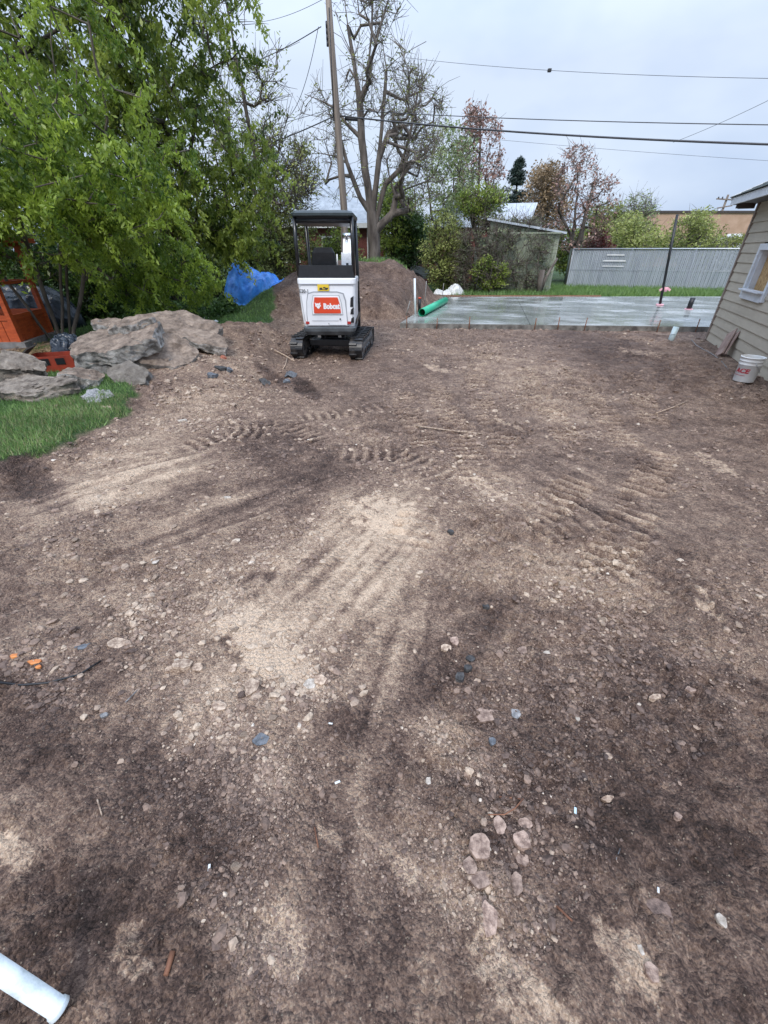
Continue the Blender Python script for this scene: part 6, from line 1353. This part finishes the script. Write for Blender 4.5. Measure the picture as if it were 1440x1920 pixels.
# prototypes for pebbles
def ico(level):
    bm = bmesh.new(); bmesh.ops.create_icosphere(bm, subdivisions=level, radius=1); bm.verts.ensure_lookup_table()
    V = np.array([v.co[:] for v in bm.verts]); F = np.array([[v.index for v in f.verts] for f in bm.faces]); bm.free(); return V, F
OCT = (np.array([(1, 0, 0), (-.5, .87, 0), (-.5, -.87, 0), (0, 0, 1), (.3, .2, -1), (.4, -.9, .2), (-.9, 0, .3), (.5, .8, .3)], float), np.array([(0, 7, 3), (7, 1, 3), (1, 6, 3), (6, 2, 3), (2, 5, 3), (5, 0, 3), (0, 4, 7), (7, 4, 1), (1, 4, 6), (6, 4, 2), (2, 4, 5), (5, 4, 0)]))
def rocks(pos, size, tint, level, name, kind='stuff', flat=.62):
    Vi, Fi = ico(level) if level else OCT; m = len(pos); nv = len(Vi)
    nvar = 24; var = []
    for k_ in range(nvar):
        r_ = np.random.default_rng(k_ + 70 * level); s = Vi.copy()
        for _ in range(4 if level else 1):        # shave facets off
            n_ = r_.normal(0, 1, 3); n_ /= np.linalg.norm(n_); lim = r_.uniform(.45, .8); dd_ = s @ n_; s -= np.outer(np.maximum(0, dd_ - lim), n_)
        s *= 1 + r_.normal(0, .07, (nv, 1)); s *= np.array([r_.uniform(.8, 1.25), r_.uniform(.65, 1.0), flat * r_.uniform(.7, 1.2)]); var.append(s)
    var = np.array(var); kk = rng.integers(0, nvar, m); S_ = var[kk]
    q = rng.uniform(0, 2 * math.pi, m); c_, s_ = np.cos(q)[:, None], np.sin(q)[:, None]
    tl = rng.normal(0, .3, m)[:, None]; y2 = S_[:, :, 1] * np.cos(tl) - S_[:, :, 2] * np.sin(tl); z2 = S_[:, :, 1] * np.sin(tl) + S_[:, :, 2] * np.cos(tl)
    X = (S_[:, :, 0] * c_ - y2 * s_) * size[:, None]; Y_ = (S_[:, :, 0] * s_ + y2 * c_) * size[:, None]; Z_ = z2 * size[:, None]
    V = np.stack([X + pos[:, 0:1], Y_ + pos[:, 1:2], Z_ + pos[:, 2:3]], -1).reshape(-1, 3)
    F = (Fi[None] + (np.arange(m) * nv)[:, None, None]).reshape(-1, 3)
    o = np_mesh(name, V, F, M['pebble'], attrs={'tint': np.repeat(tint, nv)}); tag(o, kind=kind); return o
def scatter(n, r0, r1, lo, hi, pwr, s0, s1, grow_=0.0, dens=None, sector=R(56)):
    out = []
    while len(out) < n:
        k_ = n * 2
        r_ = r0 * (r1 / r0) ** rng.random(k_) ; q = rng.uniform(-sector, sector, k_); x = r_ * np.sin(q); y = r_ * np.cos(q)
        d = fbm(x * 1.7 + 5, y * 1.7, 3, 9); d2 = fbm(x * 6 + 5, y * 6, 2, 3)
        tn = gat(tone, x, y); ok = (gat(grassm, x, y) < .4) & (~inpoly(x, y, [(.3, 12.15), (30, 9.5), (30, 19.9), (2.4, 19.9)]))
        hx = (x - hc.x) * nrm.x + (y - hc.y) * nrm.y; ok &= ((hx > .06) | (y > 10.5))
        pr = np.clip((d - .30) * 3.0, .15, 1) * np.clip((d2 - .2) * 2.2, .2, 1) * np.clip(.55 + 1.1 * (tn - .35), .3, 1.2)
        pr *= 1 - .6 * gat(mS, x, y)
        if dens is not None: pr = pr * dens(x, y)
        ok &= rng.random(k_) < pr
        for a_ in zip(x[ok], y[ok], tn[ok], r_[ok]): out.append(a_)
    o = np.array(out[:n]); sz = s0 * (s1 / s0) ** (rng.random(n) ** pwr); sz = sz * (1 + grow_ * o[:, 3])
    ti = np.clip(o[:, 2] + .05 + rng.normal(0, .13, n), .05, .80); br = rng.random(n) < .012; ti[br] = rng.uniform(.75, .92, br.sum())
    pos = np.stack([o[:, 0], o[:, 1], gz(o[:, 0], o[:, 1]) + sz * .05], -1)
    return pos, sz, ti
pos, sz, ti = scatter(19000, .42, 15, 0, 0, 1.9, .0022, .010, .40); rocks(pos, sz, ti, 0, 'gravel')
pos, sz, ti = scatter(25000, .36, 2.8, 0, 0, 1.9, .0015, .0065, .15); rocks(pos, sz, np.clip(ti - .02, .05, 1), 0, 'soil_crumbs')
def rim(x, y, base=.10):                                # stony spots: foot of the tan area, left patch, spill, right-hand gravel
    s = np.full_like(x, .10)
    for px, py, rr, w_ in ((450, 1230, .36, 1.9), (330, 1240, .3, 1.2), (160, 1130, .5, 1.0), (600, 1290, .26, 1.4), (740, 1380, .2, .4), (350, 800, 1.2, 2.4), (400, 690, 1.3, 2.4), (1240, 1350, .5, .25), (1000, 1020, .7, .7), (1200, 1040, .8, .6), (560, 980, .8, .5), (900, 870, 1.0, .6), (960, 1560, .16, 1.0), (200, 1020, .7, .8), (640, 850, 1.0, .5), (1150, 1560, .35, .3), (740, 560, 2.2, .5)):
        c = G(px, py); s = s + w_ * np.exp(-((x - c.x) ** 2 + (y - c.y) ** 2) / (rr * rr))
    return np.clip(s, 0, 1.5)
pos, sz, ti = scatter(6500, .5, 13, 0, 0, 2.5, .0045, .022, .19, rim); ti = np.clip(ti + .05, 0, 1); rocks(pos, sz, ti, 1, 'rubble_stones')
# look-alike stones as objects of their own
Vi, Fi = ico(2); protos = []
for k_ in range(14):
    r_ = np.random.default_rng(500 + k_); s = Vi.copy()
    for _ in range(9): n_ = r_.normal(0, 1, 3); n_ /= np.linalg.norm(n_); s -= np.outer(np.maximum(0, s @ n_ - r_.uniform(.5, .85)), n_)
    s *= 1 + r_.normal(0, .035, (len(Vi), 1)); s *= np.array([r_.uniform(.9, 1.25), r_.uniform(.65, .95), r_.uniform(.4, .65)])
    me = bpy.data.meshes.new('stone'); me.from_pydata(s.tolist(), [], Fi.tolist()); me.materials.append(M[['stone_tan', 'stone_pink', 'stone_brown', 'stone_tan', 'stone_pink', 'stone_brown', 'stone_tan'][k_ % 7]]); protos.append(me)
pos, sz, ti = scatter(215, .6, 7.5, 0, 0, 1.3, .009, .021, .17, rim)
for i in range(len(pos)):
    x, y, z_ = pos[i]; tn = ti[i]; k_ = {0: (2, 5, 9, 12), 1: (1, 4, 8, 11), 2: (0, 3, 6, 7, 10, 13)}[0 if tn < .38 else 1 if tn < .5 else 2]
    o = bpy.data.objects.new('stone', protos[rnd.choice(k_)]); COL.objects.link(o); o.location = (x, y, z_ + sz[i] * .05); o.scale = (sz[i],) * 3; o.rotation_euler = (rnd.uniform(-.25, .25), rnd.uniform(-.25, .25), rnd.uniform(0, 6.28))
    tag(o, 'one of many loose stones of ordinary size scattered over the dirt', 'stone', 'loose stones scattered over the dirt')

# ------------------------------------------------------------------ grass
def blades(n, sampler, h, w_, mt, name):
    x, y = sampler(n); m = len(x); z_ = gz(x, y) - .005
    q = rng.uniform(0, 2 * math.pi, m); le = rng.normal(0, .35, (m, 2)); hh = h * (.35 + 1.1 * rng.random(m) ** 1.4); ww = w_ * (.6 + .8 * rng.random(m))
    dx_, dy_ = np.cos(q) * ww / 2, np.sin(q) * ww / 2
    b0 = np.stack([x - dx_, y - dy_, z_], -1); b1 = np.stack([x + dx_, y + dy_, z_], -1)
    tp_ = np.stack([x + le[:, 0] * hh, y + le[:, 1] * hh, z_ + hh], -1)
    V = np.stack([b0, b1, tp_], 1).reshape(-1, 3); F = np.arange(m * 3).reshape(m, 3)
    cl = fbm(x * 3, y * 3, 3, 4)
    o = np_mesh(name, V, F, mt, attrs={'tint': np.repeat(np.clip(.2 + .9 * (cl - .2) + rng.normal(0, .15, m), 0, 1), 3)}); tag(o, kind='stuff'); return o
def samp(box, cond=lambda x, y: True, nearw=False):
    def f(n):
        X = []; Y_ = []
        while sum(map(len, X)) < n:
            x = rng.uniform(box[0], box[1], n * 2); y = rng.uniform(box[2], box[3], n * 2)
            if nearw:
                y = box[2] + (box[3] - box[2]) * rng.random(n * 2) ** 1.5
            k_ = (gat(grassm, x, y) > .35 + .4 * rng.random(len(x))) & cond(x, y); X.append(x[k_]); Y_.append(y[k_])
            if len(X) > 40: break
        return np.concatenate(X)[:n], np.concatenate(Y_)[:n]
    return f
blades(70000, samp((-8, -2.6, 3.0, 9.5), nearw=True), .055, .010, M['grass'], 'lawn_grass')
blades(30000, samp((-12, -2.0, 9.5, 20.5)), .075, .022, M['grass'], 'lawn_grass')
blades(5000, samp((-4.6, -2.8, 3.2, 5.6)), .05, .009, M['grass_dry'], 'dry_grass')
blades(26000, samp((3, 19, 20.0, 26.5), lambda x, y: (y < 26.4 - (x - 10.35) * .372) | (x < 9.9)), .20, .03, M['grass'], 'tall_grass')
def moundtop(n):
    x = rng.uniform(-2.5, .9, n); y = rng.uniform(18.4, 20.2, n); return x, y
blades(3500, moundtop, .12, .03, M['grass'], 'weeds')
# ivy ground cover under the trees
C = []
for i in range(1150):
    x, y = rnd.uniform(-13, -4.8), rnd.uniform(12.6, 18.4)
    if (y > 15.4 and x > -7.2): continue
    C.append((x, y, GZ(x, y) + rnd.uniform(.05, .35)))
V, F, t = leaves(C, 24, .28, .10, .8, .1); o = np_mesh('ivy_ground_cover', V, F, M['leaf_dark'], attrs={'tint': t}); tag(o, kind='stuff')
# brown leaf litter by the playhouse
C = []
for i in range(260):
    x, y = rnd.gauss(-7.0, .9), rnd.gauss(8.3, .45); C.append((x, y, GZ(x, y) + .02))
V, F, t = leaves(C, 14, .25, .06, .7, 0); V[:, 2] = np.maximum(gz(V[:, 0], V[:, 1]) + .006, np.minimum(V[:, 2], gz(V[:, 0], V[:, 1]) + .04)); o = np_mesh('leaf_litter', V, F, M['leaf_rust'], attrs={'tint': t}); tag(o, kind='stuff')
